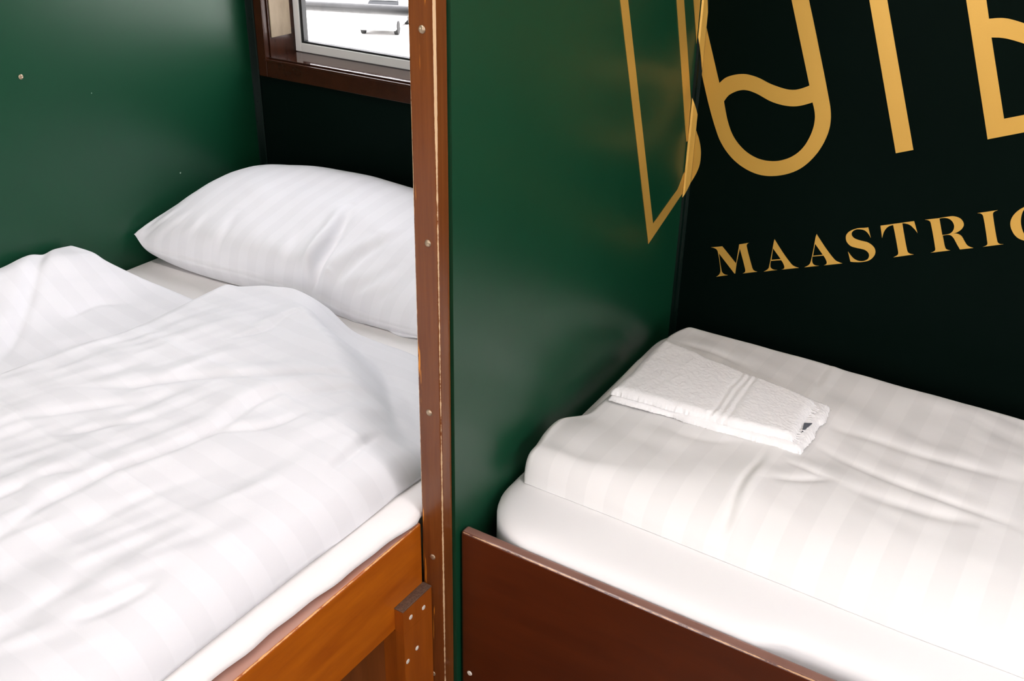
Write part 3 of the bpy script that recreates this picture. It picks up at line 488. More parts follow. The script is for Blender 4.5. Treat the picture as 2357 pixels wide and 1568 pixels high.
# ------------------------------------------------------------------ windows
def window(idx, cx, w, z0, z1, yw, turn, jamb_patch):
    """wooden casing, metal sash and pane in a wall opening; local x along the wall, y outwards"""
    root = bpy.data.objects.new('window_%d' % idx, None)
    COL.objects.link(root)
    root.location = (cx, yw, z0)
    root.rotation_euler = (0, 0, turn)
    root['kind'] = 'structure'
    h = z1 - z0; a = w / 2
    def part(name, boxes, mat, bev=0.0):
        bm = bmesh.new()
        for b in boxes: box(bm, *b, bev=bev)
        me = bpy.data.meshes.new(name); bmesh.ops.recalc_face_normals(bm, faces=bm.faces); bm.to_mesh(me); bm.free()
        o = bpy.data.objects.new(name, me); COL.objects.link(o); o.parent = root
        me.materials.append(mat); return o
    c = .024
    part('casing', [(-a - c, -a, -.012, 0, -.037, h + c), (a, a + c, -.012, 0, -.037, h + c),
                    (-a, a, -.012, 0, -.037, 0), (-a, a, -.012, 0, h, h + c)], M['casing'], .0015)
    part('casing_bead', [(-a - .003, -a + .001, -.0145, -.012, -.002, h), (-a, a, -.0145, -.012, -.004, .0005)], M['casing'], .0006)
    part('jamb', [(-a, -a + .003, 0, .095, .003, h), (a - .003, a, 0, .095, .003, h), (-a + .003, a - .003, 0, .095, h - .003, h)], M['casing'])
    part('sill', [(-a, a, -.004, .095, 0, .003)], M['sill'], .0008)
    if jamb_patch:
        part('jamb_board', [(-a + .003, -a + .0055, .004, .062, .042, h - .02)], M['ply'], .0006)
    s0, s1 = .074, .090
    part('sash', [(-a + .003, -a + .019, s0, s1, .004, h - .004), (a - .019, a - .003, s0, s1, .004, h - .004),
                  (-a + .019, a - .019, s0, s1, .004, .022), (-a + .019, a - .019, s0, s1, h - .022, h - .004)], M['sash'], .0012)
    g = .019
    part('gasket', [(-a + g, -a + g + .007, s0 + .003, s1, .022, h - .022), (a - g - .007, a - g, s0 + .003, s1, .022, h - .022),
                    (-a + g + .007, a - g - .007, s0 + .003, s1, .022, .026), (-a + g + .007, a - g - .007, s0 + .003, s1, h - .026, h - .022)], M['gasket'])
    part('pane', [(-a + g + .004, a - g - .004, .082, .086, .022, h - .022)], M['glass'])
    # sky portal, a sampling aid for the daylight outside
    ld = bpy.data.lights.new('window_daylight', 'AREA'); ld.shape = 'RECTANGLE'; ld.size = w; ld.size_y = h
    ld.cycles.is_portal = True
    lo = bpy.data.objects.new('window_daylight', ld); COL.objects.link(lo); lo.parent = root
    lo.location = (0, .099, h / 2); lo.rotation_euler = (math.radians(-90), 0, 0)
    return root

wi = 1
for a, b in BACK_W:
    window(wi, (a + b) / 2, b - a, WZ0, WZ1, 0, 0, True); wi += 1
for a, b in FRONT_W:
    window(wi, (a + b) / 2, b - a, FZ0, FZ1, YF, math.pi, False); wi += 1
for a, b in SIDE_W:
    window(wi, XR, b - a, FZ0, FZ1, (a + b) / 2, -math.pi / 2, False); wi += 1

# ------------------------------------------------------------------ post with screws
def screw_mesh(name, r, h, slot=True):
    bm = bmesh.new()
    bmesh.ops.create_uvsphere(bm, u_segments=16, v_segments=8, radius=r)
    for v in list(bm.verts):
        v.co.z = max(v.co.z, -.15 * r) * (h / r)
    if slot:
        for v in bm.verts:
            if abs(v.co.x) < r * .22 and v.co.z > 0: v.co.z *= .55
    bmesh.ops.remove_doubles(bm, verts=bm.verts, dist=1e-6)
    me = bpy.data.meshes.new(name); bm.to_mesh(me); bm.free()
    for p in me.polygons: p.use_smooth = True
    return me

def put(me, name, mat, parent, loc, axis, spin=0.0):
    if not me.materials: me.materials.append(mat)
    o = bpy.data.objects.new(name, me); COL.objects.link(o); o.parent = parent
    o.location = Vector(loc) - origin(parent)
    o.rotation_euler = (Matrix.Rotation(spin, 3, axis) @ Vector(axis).to_track_quat('Z', 'Y').to_matrix()).to_euler()
    return o

post = empty('partition_post', (-.0135, -.724, 0))
tag(post, 'tall brown varnished wooden post capping the front of the green partition, its corner worn bare, with a painted sun glint higher up', 'post')
bm = bmesh.new()
box(bm, -.0300, .0030, -.735, -.7135, 0, ZC - .001, bev=.0022, seg=2)
bm_obj('post_board', bm, M['post'], post)
sm = screw_mesh('screw', .0042, .0022)
for (x, z), sp in zip(((-.0125, 1.2265), (-.0107, 1.0003), (-.0141, .7841), (-.0138, .5683), (-.0176, .3645)), (.3, 1.2, .7, 2.2, 1.9)):
    put(sm, 'screw', M['screw'], post, (x, -.7350, z), (0, -1, 0), sp)

# ------------------------------------------------------------------ left berth frame
lf = empty('berth_frame', (-.04, -1.35, 0))
tag(lf, 'orange varnished wooden berth side board under the left bed, meeting the tall post', 'bed frame')
bm = bmesh.new()
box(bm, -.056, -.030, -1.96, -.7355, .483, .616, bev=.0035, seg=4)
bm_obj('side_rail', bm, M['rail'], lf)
bm = bmesh.new()
box(bm, -.056, -.042, -1.96, -.871, .0, .4828, bev=.001)
tag(bm_obj('side_panel', bm, M['rail_panel'], lf), 'browner recessed panel')
bm = bmesh.new()
box(bm, -.060, -.050, -.868, -.7355, .0, .4828)
tag(bm_obj('inner_panel', bm, M['rail_panel'], lf), 'dark recessed strip beside the batten')
bt = bm_obj('batten', (lambda b: (box(b, -.0495, -.016, -.7965, -.7365, .0, .5195, bev=.0016), b)[1])(bmesh.new()), M['batten'], lf) if False else None
bm = bmesh.new()
prism(bm, [(-.016, -.7965), (-.016, -.7365), (-.0298, -.7365), (-.0298, -.7965)], .0, .483)
prism(bm, [(-.016, -.7965), (-.016, -.7365), (-.0298, -.7365), (-.0298, -.7965)], .4832, .5195)
box(bm, -.0498, -.0300, -.7965, -.7365, .0, .4826)
bt = bm_obj('batten', bm, M['batten'], lf)
bm = bmesh.new()
box(bm, -.0299, -.0158, -.7968, -.7362, .5190, .5212, bev=.0006)
tag(bm_obj('batten_end', bm, M['batten_top'], bt), 'worn unvarnished end of the batten')
nm = screw_mesh('nail', .0036, .0011, False)
for y, z in ((-.7811, .5011), (-.7541, .4968), (-.7704, .4399), (-.7904, .4327), (-.765, .36), (-.776, .27)):
    put(nm, 'nail', M['nail'], bt, (-.016, y, z), (1, 0, 0))
# slatted base under the mattress
bm = bmesh.new()
box(bm, XL + .003, -.062, -1.95, -.02, .43, .452)
for y in (-1.9, -1.0, -.05): box(bm, XL + .003, -.065, y - .02, y + .02, 0, .43)
bm_obj('mattress_base', bm, M['rail_panel'], lf)
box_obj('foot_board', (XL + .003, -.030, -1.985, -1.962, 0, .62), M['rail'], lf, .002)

# ------------------------------------------------------------------ right berth frame
rf = empty('berth_frame', (1.0, -.697, .3025))
rf.location.z = 0
tag(rf, 'dark red-brown varnished front board of the right berth, below the bed with the towel', 'bed frame')
o = empty('front_board_origin', (0, 0, 0)); bpy.data.objects.remove(o)
bm = bmesh.new()
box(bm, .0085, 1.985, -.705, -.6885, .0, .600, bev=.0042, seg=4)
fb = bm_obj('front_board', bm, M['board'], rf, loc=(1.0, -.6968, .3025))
put(screw_mesh('screw', .0040, .0018), 'screw', M['nail'], rf, (.0226, -.705, .3617), (0, -1, 0), .5)
bm = bmesh.new()
box(bm, .012, 1.98, -.66, -.02, .43, .452)
for x in (.04, 1.0, 1.95): box(bm, x - .02, x + .02, -.66, -.02, 0, .43)
bm_obj('mattress_base', bm, M['rail_panel'], rf)

# ------------------------------------------------------------------ mattresses
def mattress_left():
    ny = 160
    ys = np.linspace(-1.955, -.014, ny)
    prof_b = np.array([(-.060, .4525), (-.0565, .48), (-.0562, .560), (-.0562, .612), (-.051, .6175), (-.0425, .6195), (-.0395, .6225), (-.041, .628),
                       (-.050, .6325), (-.066, .633), (-.10, .630), (-.16, .624), (-.26, .6165), (-.36, .613), (-.6, .612), (-.95, .612),
                       (-.99, .610), (-1.003, .604), (-1.010, .594), (-1.0115, .575), (-1.011, .4525)])
    V = []; 
    for i, y in enumerate(ys):
        s = float(np.interp(y, [-1.2, -1.07, -.913, -.833, -.78, -.745, -.7365, -.70, -.2], [-.008, -.0055, .000, .004, .008, .0105, .0066, .0056, -.012]))
        s += .0012 * math.sin(y * 41) + .0008 * math.sin(y * 97)
        e = min(1, (y + 1.955) / .03, (-.014 - y) / .03); e = math.sqrt(max(0, 1 - (1 - e) ** 2))
        for x, z in prof_b:
            w = 1.0 if -.08 < x and z > .60 else 0.0
            zz = z
            if y > -.728 and x > -.3 and z > .60:      # flat behind the post line
                k = min(1, (y + .728) / .28); zz = z * (1 - k) + min(z, .612) * k
            zz = .4525 + (zz - .4525) * (1 if e >= 1 else max(e, .05))
            V.append((x + s * w, y, zz))
    m = len(prof_b); F = []
    for i in range(ny - 1):
        for j in range(m):
            a = i * m + j; b = i * m + (j + 1) % m
            F.append((a, b, b + m, a + m))
    F.append(tuple(range(m - 1, -1, -1))); F.append(tuple(range((ny - 1) * m, ny * m)))
    me = bpy.data.meshes.new('mattress'); me.from_pydata(V, [], F)
    bm = bmesh.new(); bm.from_mesh(me); bmesh.ops.recalc_face_normals(bm, faces=bm.faces); bm.to_mesh(me); bm.free()
    o = mesh_obj('mattress', me, M['sheet'], None, (-.5, -.98, .4525), True)
    return tag(o, 'mattress in an ivory fitted sheet, bare between the pillow and the rumpled duvet', 'mattress')
mattress_left()

def mattress_right():
    # rounded-corner plan, lofted through an edge profile
    x0, x1, y0, y1, r = -.0015, 1.975, -.6880, -.012, .095
    plan = []
    for cx, cy, a0 in ((x0 + r, y0 + r, 180), (x1 - r, y0 + r, 270), (x1 - r, y1 - r, 0), (x0 + r, y1 - r, 90)):
        for k in range(13):
            a = math.radians(a0 + 90 * k / 12)
            plan.append((cx + r * math.cos(a), cy + r * math.sin(a)))
    dense = []
    for i in range(len(plan)):
        a, b = Vector(plan[i]), Vector(plan[(i + 1) % len(plan)])
        k = max(1, int((b - a).length / .03))
        for j in range(k): dense.append(a.lerp(b, j / k))
    c = Vector(((x0 + x1) / 2, (y0 + y1) / 2))
    levels = [(.4525, .004), (.47, 0), (.55, 0), (.598, 0), (.603, .0015), (.6075, .006), (.611, .014), (.6128, .030), (.613, .06), (.613, .11), (.613, .2)]
    V = []; F = []; n = len(dense)
    for z, ins in levels:
        for p in dense:
            x = min(max(p.x, x0 + ins), x1 - ins); y = min(max(p.y, y0 + ins), y1 - ins)
            # shrink the corner with the inset
            d = p - Vector((min(max(p.x, x0 + r), x1 - r), min(max(p.y, y0 + r), y1 - r)))
            if d.length > 1e-6: q = p - d.normalized() * min(ins, r * .98)
            else: q = Vector((x, y))
            if ins > r * .98: q = Vector((min(max(q.x, x0 + ins), x1 - ins), min(max(q.y, y0 + ins), y1 - ins)))
            yy = q.y
            if q.y < -.6: yy += .016 * float(sstep(.39, .43, q.x)) * float(sstep(-.60, -.68, q.y))
            xx = px(yy) + .004 + q.x if False else q.x + (px(yy) + .0075 if q.x < .3 else 0) * max(0, 1 - max(q.x, 0) / .3)
            V.append((xx, yy, z + .0012 * math.sin(q.x * 23 + z * 40) * (1 if .5 < z < .605 else 0)))
    for l in range(len(levels) - 1):
        for i in range(n):
            a = l * n + i; b = l * n + (i + 1) % n
            F.append((a, b, b + n, a + n))
    F.append(tuple(range(n - 1, -1, -1))); F.append(tuple(range((len(levels) - 1) * n, len(levels) * n)))
    me = bpy.data.meshes.new('mattress'); me.from_pydata(V, [], F)
    bm = bmesh.new(); bm.from_mesh(me); bmesh.ops.recalc_face_normals(bm, faces=bm.faces); bm.to_mesh(me); bm.free()
    o = mesh_obj('mattress', me, M['sheet_white'], None, (1, -.35, .4525), True)
    return tag(o, 'mattress in a white fitted sheet under the folded duvet with the towel', 'mattress')
mattress_right()

# ------------------------------------------------------------------ left duvet
def duvet_left():
    ns, nt = 300, 420
    s = np.linspace(0, 1, ns)[:, None]; t = (np.linspace(0, 1, nt) ** 1.35)[None, :]
    XR_ = -.076
    X = (XL + .007) + s * (XR_ - XL - .007) + 0 * t
    hx = [-1.03, -.99, -.955, -.93, -.89, -.83, -.74, -.69, -.636, -.60, -.5576, -.49, -.42, -.29, -.07]
    hy = [-.500, -.497, -.485, -.480, -.462, -.445, -.447, -.452, -.440, -.415, -.402, -.385, -.393, -.400, -.415]
    cx = catmull(list(zip(hx, hy)), 8)
    Yh = np.interp(X[:, :1], cx[:, 0], cx[:, 1]) + .0025 * vnoise(X[:, :1], X[:, :1] * 0, .05, 1, 0, 3)
    Y = Yh + (-1.93 - Yh) * t
    # right hem is not quite straight
    X = X + (.004 * vnoise(X * 0, Y, 1, .12, 0, 5)) * sstep(-.4, -.08, X)
    dh = Yh - Y                                   # distance from the head hem
    # relief above the mattress
    wallh = .078 * np.exp(-(np.maximum(0, X + .985) / (.098 + .05 * sstep(-.55, -1.1, Y))) ** 2) * (0.86 + .14 * sstep(0, .08, dh))
    vx = np.interp(Y, [-1.9, -1.1, -.85, -.65, -.45], [-.80, -.80, -.775, -.745, -.735])
    main = sstep(0, .088, X - vx)
    xr = np.interp(Y, [-1.95, -.80, -.72, -.67, -.60, -.53, -.48, -.45, -.40, -.3], [-.060, -.062, -.070, -.085, -.15, -.245, -.33, -.40, -.44, -.44])
    main *= .16 + .84 * sstep(-.035, .120, xr - X)
    main *= .051 + .012 * np.exp(-((X + .55) / .16) ** 2) * sstep(-.9, -.5, Y) + .006 * np.exp(-((X + .40) / .12) ** 2)
    big = .006 * vnoise(X, Y, .16, .38, -.12, 11) + .0045 * vnoise(X, Y, .065, .20, -.25, 12) + .0024 * vnoise(X, Y, .028, .10, -.2, 13) + .0011 * vnoise(X, Y, .014, .06, -.3, 14)
    inside = sstep(0, .06, dh) * sstep(0, .05, XR_ - X)
    H = .0145 + wallh + main + big * (.25 + .75 * inside) * (.35 + .65 * sstep(.01, .05, wallh + main))
    H += creases(X, Y, LEFT_CREASES, 1.25) * (.2 + .8 * inside)
    d, sd, tt = poly_sd(X, Y, LEFT_FOLD)
    H += .0022 * np.exp(-np.abs(sd) / .006) * (d < .05)
    d, sd, tt = poly_sd(X, Y, [(-.985, -.885), (-.75, -.90), (-.4, -.93), (-.1, -.95)])
    H += .0016 * np.exp(-np.abs(sd) / .006) * (d < .05)
    H = np.maximum(H, .006)
    # rounded rims
    def rim(d, r): return np.sqrt(np.clip(1 - (1 - np.clip(d / r, 0, 1)) ** 2, 0, 1))
    R = rim(dh + .0005, .022) * rim(XR_ - X + .0005, .034) * rim((X - XL - .007) + .0005, .018) * rim(1.93 + Y + .0005, .03)
    base = np.interp(X, [-1.0, -.36, -.26, -.16, -.10, -.066], [.6135, .6145, .618, .6255, .6315, .6345])
    kk = np.clip((Y + .728) / .28, 0, 1); base = base * (1 - kk) + np.minimum(base, .6135) * kk
    ZT = base + np.maximum(H * R, .0008)
    o = grid_solid('duvet', X, Y, ZT, base, M['linen_left'], None, (-.5, -1.2, .6135))
    return tag(o, 'rumpled white striped duvet spread over the left bed below the pillow', 'duvet')
duvet_left()

# ------------------------------------------------------------------ right duvet (folded)
def duvet_right():
    root = empty('duvet', (1.0, -.35, .6135))
    tag(root, 'white striped duvet folded lengthwise on the right bed, the towel lying on it', 'duvet')
    ns, nt = 420, 230
    s = (np.linspace(0, 1, ns) ** 1.6)[:, None]; t = np.linspace(0, 1, nt)[None, :]
    def left_edge(Y):
        c = catmull([(-.63, .030), (-.600, .022), (-.585, .0175), (-.574, .0165), (-.555, .0185), (-.52, .0125), (-.49, .0105), (-.475, .0135), (-.455, .026), (-.438, .0345), (-.41, .0365), (-.348, .0375),
                     (-.28, .036), (-.234, .0335), (-.19, .030), (-.15, .0295), (-.12, .036), (-.098, .046), (-.085, .055), (-.07, .07)], 6)
        return np.interp(Y, c[:, 0], c[:, 1])
    yb, yf = -.088, -.586
    Y0 = yf + (yb - yf) * t + 0 * s
    X0 = left_edge(Y0)
    X = X0 + s * (1.93 - X0)
    Y = Y0 + (.006 * vnoise(X, X * 0, .09, 1, 0, 21)) * (1 - 2 * np.abs(t - .5)) * 0
    Y = Y + (1 - t) * (.004 * vnoise(X, X * 0, .14, 1, 0, 22) - .006 * sstep(.1, .6, X)) + t * (.003 * vnoise(X, X * 0, .07, 1, 0, 23) - .004 * sstep(.1, .5, X))
    db = yb - Y0; df = Y0 - yf; dl = X - X0
    H = .0475 + 0 * X
    # front roll: crisp at the left corner, long and soft further right
    L = .030 + .085 * sstep(.08, .34, X)
    e = np.clip(df / L, 0, 1)
    roll = np.sqrt(np.clip(1 - (1 - e) ** 2, 0, 1)) ** .85
    back = np.sqrt(np.clip(1 - (1 - np.clip(db / .026, 0, 1)) ** 2, 0, 1))
    lft = np.sqrt(np.clip(1 - (1 - np.clip(dl / .020, 0, 1)) ** 2, 0, 1))
    H = H + .006 * np.exp(-((Y + .50) / .05) ** 2) * np.exp(-((X - .06) / .07) ** 2)
    H -= .005 * np.exp(-((Y + .45) / .035) ** 2) * np.exp(-((X - .03) / .05) ** 2)
    inside = sstep(0, .04, df) * sstep(0, .04, db) * sstep(0, .03, dl)
    H += inside * (.0035 * vnoise(X, Y, .22, .12, -.3, 24) + .0022 * vnoise(X, Y, .11, .05, -.4, 25) + .001 * vnoise(X, Y, .05, .025, -.4, 26))
    H += .008 * np.exp(-((X - .45) / .25) ** 2 - ((Y + .50) / .09) ** 2) * sstep(.1, .3, X)
    H += creases(X, Y, RIGHT_CREASES, .85) * (.25 + .75 * inside)
    d, sd, tt = poly_sd(X, Y, [(.29, -.09), (.298, -.24), (.303, -.40), (.304, -.54)])
    H += .0018 * np.exp(-np.abs(sd) / .005) * (d < .04)
    ZT = .6138 + np.maximum(H * roll * back * lft, .0006)
    X = X + .013 * np.clip(1 - (ZT - .6138) / .040, 0, 1) * sstep(-.46, -.53, Y0) * sstep(.05, .0, dl)
    ZB = np.full(X.shape, .6136)
    grid_solid('folded_cover', X, Y, ZT, ZB, M['linen_right'], root)
    # under layer peeping out at the head end
    ns2, nt2 = 40, 90
    s2 = np.linspace(0, 1, ns2)[:, None]; t2 = np.linspace(0, 1, nt2)[None, :]
    c = catmull([(-.435, .034), (-.425, .0285), (-.4056, .0255), (-.3826, .0222), (-.3015, .0165), (-.24, .0125), (-.2, .0115), (-.1784, .0215), (-.17, .03)], 6)
    Yu = -.435 + (.265) * t2 + 0 * s2
    Xl = np.interp(Yu, c[:, 0], c[:, 1]); Xu = Xl + s2 * (.075 - Xl)
    r = np.sqrt(np.clip(1 - (1 - np.clip((Xu - Xl) / .012, 0, 1)) ** 2, 0, 1)) * np.sqrt(np.clip(1 - (2 * np.abs(t2 - .5)) ** 6, 0, 1))
    grid_solid('under_layer', Xu, Yu, .6138 + np.maximum(.0235 * r, .0006), np.full(Xu.shape, .6136), M['linen_right'], root)
duvet_right()

# ------------------------------------------------------------------ pillow
def pillow():
    nu, nv = 150, 110
    U = np.linspace(-1, 1, nu)[:, None]; Vv = np.linspace(-1, 1, nv)[None, :]
    U = np.sin(U * np.pi / 2) * .35 + U * .65; Vv = np.sin(Vv * np.pi / 2) * .35 + Vv * .65
    au, av = np.abs(U), np.abs(Vv)
    # outline, edges drawn in between the four corners
    xc, a = -.640, .365
    X = xc + a * U * (1 - .045 * (1 - av ** 2.2))
    yf = np.interp(U, [-1, -.9, -.75, -.5, -.2, .1, .4, .7, 1], [-.372, -.372, -.368, -.360, -.350, -.342, -.340, -.335, -.33])
    yb = np.interp(U, [-1, -.7, 0, .7, 1], [-.060, -.030, -.020, -.030, -.05])
    v01 = (Vv + 1) / 2
    Y = yf + (yb - yf) * v01
    # seam line height: front seam low, back seam leaning up against the wall
    zs = .650 - .019 * sstep(0, .5, U) * (1 - v01) + .075 * v01 * (1 - .50 * sstep(-.25, -.95, U)) + .020 * np.exp(-((U + 1) / .045) ** 2) * (1 - v01)
    prof = np.clip(1 - au ** 5.0, 0, 1) ** .52 * np.clip(1 - av ** 2.4, 0, 1) ** .58
    TT = np.interp(U, [-1, -.85, -.6, -.3, 0, .25, .5, .75, 1], [.108, .103, .086, .076, .077, .074, .066, .058, .05])
    top = zs + TT * 1.05 * prof
    # creases gathered at the seams and the dent before the open end
    def crease(u0, v0, u1, v1, amp, wd):
        d, sd, tt = poly_sd(U + 0 * Vv, Vv + 0 * U, [(u0, v0), ((u0 + u1) / 2 + .02, (v0 + v1) / 2), (u1, v1)])
        return amp * (np.exp(-((sd - wd) / wd) ** 2) * .8 - np.exp(-(sd / (.6 * wd)) ** 2)) * np.clip(1 - tt, 0.05, 1)
    lay = 0
    for c in ((-.93, -.95, -.80, -.6, .004, .03), (-.80, -.96, -.70, -.62, .004, .03), (-.62, -.97, -.58, -.6, .004, .035), (-.40, -.97, -.44, -.55, .006, .04),
              (-.15, -.97, -.2, -.6, .003, .04), (.02, -.97, -.02, -.5, .005, .04), (.21, -1.0, .13, -.05, .026, .045), (.30, -.97, .42, -.3, .007, .04),
              (.40, -.97, .6, -.5, .004, .05), (.30, -.8, .55, .05, .004, .05), (.55, -.97, .66, -.6, .004, .05)):
        lay = lay + crease(*c)
    top = top + 1.5 * lay * np.clip(prof * 2, 0, 1)
    top += prof * (.004 * vnoise(U + 0 * Vv, Vv + 0 * U, .5, .6, .4, 61) + .0018 * vnoise(U + 0 * Vv, Vv + 0 * U, .16, .3, .5, 62))
    bot = zs - np.minimum(.075 * prof, zs - .6142)
    bot = np.maximum(bot, .6142)
    bulge = -.040 * np.clip(1 - au ** 2.6, 0, 1) ** .6
    # belly: the front face hangs forward over its seam
    front = np.exp(-((Vv + .80) / .20) ** 2)
    Yt = Y + bulge * front * (.55 - .25 * sstep(-.1, .4, U))
    n, m = X.shape[0], Y.shape[1]
    XX = X + 0 * Y
    o = grid_solid('pillow_case', XX, Yt, top, bot, M['pillow'], None, (-.64, -.2, .6142))
    o.name = 'pillow'
    tag(o, 'plump white striped pillow leaning in the corner under the window of the left bed', 'pillow')
    # hem of the open end of the case, hanging below the right of the pillow
    ns, nt = 60, 14
    s = np.linspace(0, 1, ns)[:, None]; t = np.linspace(0, 1, nt)[None, :]
    Xh = -.52 + .24 * s + .01 * t
    Yh = -.316 - .020 * t - .004 * np.sin(s * 14) * t + .004 * s * t
    Zt = (.6150 + .024 * (1 - t) ** 1.5) + .0022 * (1 + np.sin(s * 17 + t * 2)) * t
    hem = grid_solid('case_hem', Xh + 0 * t, Yh + 0 * s, Zt, Zt - .003, M['pillow'], o)
    pass
pillow()

# ------------------------------------------------------------------ towel
def towel():
    root = empty('towel', (.20, -.31, .664))
    tag(root, 'small white terry towel, folded, lying on the folded duvet of the right bed', 'towel')
    def slab(name, quad, zb, zt, r, n=(150, 80), amp=.0007, seed=40, band=None, fringe=False, mat='terry', bulge=.002, slope=None):
        a, b, c, d = [np.array(q, float) for q in quad]      # back-left, back-right, front-right, front-left
        u = np.linspace(0, 1, n[0])[:, None]; v = np.linspace(0, 1, n[1])[None, :]
        P = (a[None, None] * ((1 - u) * (1 - v))[..., None] + b[None, None] * (u * (1 - v))[..., None]
             + c[None, None] * (u * v)[..., None] + d[None, None] * ((1 - u) * v)[..., None])
        X, Y = P[..., 0].copy(), P[..., 1].copy()
        rr = np.random.default_rng(seed)
        lu = np.linalg.norm(b - a); lv = np.linalg.norm(d - a)
        de = np.minimum(np.minimum(u, 1 - u) * lu, np.minimum(v, 1 - v) * lv)
        rim = np.sqrt(np.clip(1 - (1 - np.clip(de / r, 0, 1)) ** 2, 0, 1))
        edge = (1 - np.clip(de / .006, 0, 1))
        X += edge * .0007 * rr.standard_normal(X.shape) * (de < .002) + .0022 * vnoise(u + 0 * v, v + 0 * u, .12, .2, 0, seed + 1)
        Y += edge * .0007 * rr.standard_normal(X.shape) * (de < .002) + .0022 * vnoise(u + 0 * v, v + 0 * u, .12, .2, 0, seed + 2)
        pile = amp * rr.standard_normal(X.shape) * .5 + amp * .5 * vnoise(X, Y, .012, .012, .3, seed + 3)
        Z = zb + (zt - zb) * rim + bulge * (1 - (2 * v - 1) ** 2) * np.sin(np.pi * np.clip(u, 0, 1)) 
        if band is not None:
            for bu in band:
                k = np.exp(-((u - bu) / .012) ** 2) + 0 * v
                Z -= .0013 * k; pile *= (1 - .8 * k)
        if slope is not None: Z += slope * u
        Z = Z + pile * (rim > .3)
        return grid_solid(name, X, Y, np.maximum(Z, zb + .0003), np.full(X.shape, zb) + (slope * u if slope is not None else 0), M[mat], root)
    # lower fold runs the full length and rounds over at the right end
    slab('lower_fold', [(.050, -.198), (.3385, -.250), (.3405, -.388), (.0600, -.4045)], .6640, .6745, .013, seed=41)
    slab('upper_fold', [(.0555, -.212), (.3180, -.2655), (.3245, -.3800), (.0615, -.4035)], .6732, .6848, .014, seed=51, band=(.56, .60, .645))
    bm = bmesh.new()
    for k in range(46):                                     # fringe along the short hem
        f = (k + random.random() * .6) / 46
        p = Vector((.3168 + .0062 * f, -.268 - .108 * f, .676 + .006 * math.sin(f * 9) * .3))
        q = p + Vector((.007 + .004 * random.random(), random.uniform(-.003, .003), random.uniform(-.004, .002)))
        tube(bm, p, q, .0006, 5)
    bm_obj('fringe', bm, M['terry'], root)
    bm = bmesh.new()
    prism(bm, [(.3215, -.326), (.331, -.320), (.3265, -.352)], .6750, .6765)
    tag(bm_obj('gap_patch', bm, M['tag'], root), 'dark grey patch painted for the shaded gap between the folds')
towel()

# ------------------------------------------------------------------ gold lettering
def curve_mesh(polys, th):
    cu = bpy.data.curves.new('letter', 'CURVE'); cu.dimensions = '2D'; cu.fill_mode = 'BOTH'; cu.extrude = th
    for pts in polys:
        sp = cu.splines.new('POLY'); sp.points.add(len(pts) - 1)
        for p, q in zip(sp.points, pts): p.co = (q[0], q[1], 0, 1)
        sp.use_cyclic_u = True
    ob = bpy.data.objects.new('letter_tmp', cu); COL.objects.link(ob)
    dg = bpy.context.evaluated_depsgraph_get(); dg.update()
    me = bpy.data.meshes.new_from_object(ob.evaluated_get(dg))
    bpy.data.objects.remove(ob); bpy.data.curves.remove(cu)
    return me

def shift(key, dx, dz):
    o, hs = LETTERS[key]
    f = lambda pts: [(x + dx, z + dz) for x, z in pts]
    return [f(o)] + [f(h) for h in hs]

def wall_letter(name, polys, label, group):
    me = curve_mesh(polys, .0005)
    me.transform(Matrix.Translation((0, -.0007, 0)) @ Matrix.Rotation(math.pi / 2, 4, 'X'))
    xs = [p[0] for q in polys for p in q]; zs = [p[1] for q in polys for p in q]
    o = mesh_obj(name, me, M['gold'], None, ((min(xs) + max(xs)) / 2, -.0007, min(zs)))
    tag(o, label, 'letter', group)
    return o

g1 = 'small gold serif letters on the dark wall'
for key, nm, lab in (('M', 'letter', 'small gold serif letter M, first of the tilted word on the dark wall'),
                     ('A1', 'letter', 'small gold serif letter A right after the M'),
                     ('A2', 'letter', 'small gold serif letter A just before the S'),
                     ('S', 'letter', 'small gold serif letter S on the dark wall'),
                     ('T', 'letter', 'small gold serif letter T between the S and the R'),
                     ('R', 'letter', 'small gold serif letter R on the dark wall'),
                     ('I', 'letter', 'small gold serif letter I on the dark wall'),
                     ('C', 'letter', 'small gold serif letter C cut by the right edge of the photo')):
    wall_letter(nm, shift(key, 0, 0), lab, g1)
hp_ = shift('I', .114, .0425) + shift('I', .160, .0597) + [[(.5815, .9325), (.6110, .9435), (.6118, .9470), (.5823, .9360)]]
wall_letter('letter', hp_, 'small gold serif letter H after the C', g1)
wall_letter('letter', shift('T', .352, .1313), 'small gold serif letter T ending the tilted word', g1)
g2 = 'big gold letters on the dark wall'
wall_letter('letter', shift('BT', 0, 0), 'tall plain gold bar of the big lettering, right of the round letter', g2)
wall_letter('letter', shift('E', 0, 0), 'big gold letter E at the right edge of the photo', g2)

def plane_piece(bm, pts, fn, th):
    """flat vinyl shape given in a wall's own coordinates"""
    me = curve_mesh([pts], th / 2)
    n0 = len(bm.verts)
    bm.from_mesh(me); bm.verts.ensure_lookup_table()
    for v in bm.verts[n0:]:
        v.co = fn((v.co.x, v.co.y), v.co.z + th / 2)
    bpy.data.meshes.remove(me)

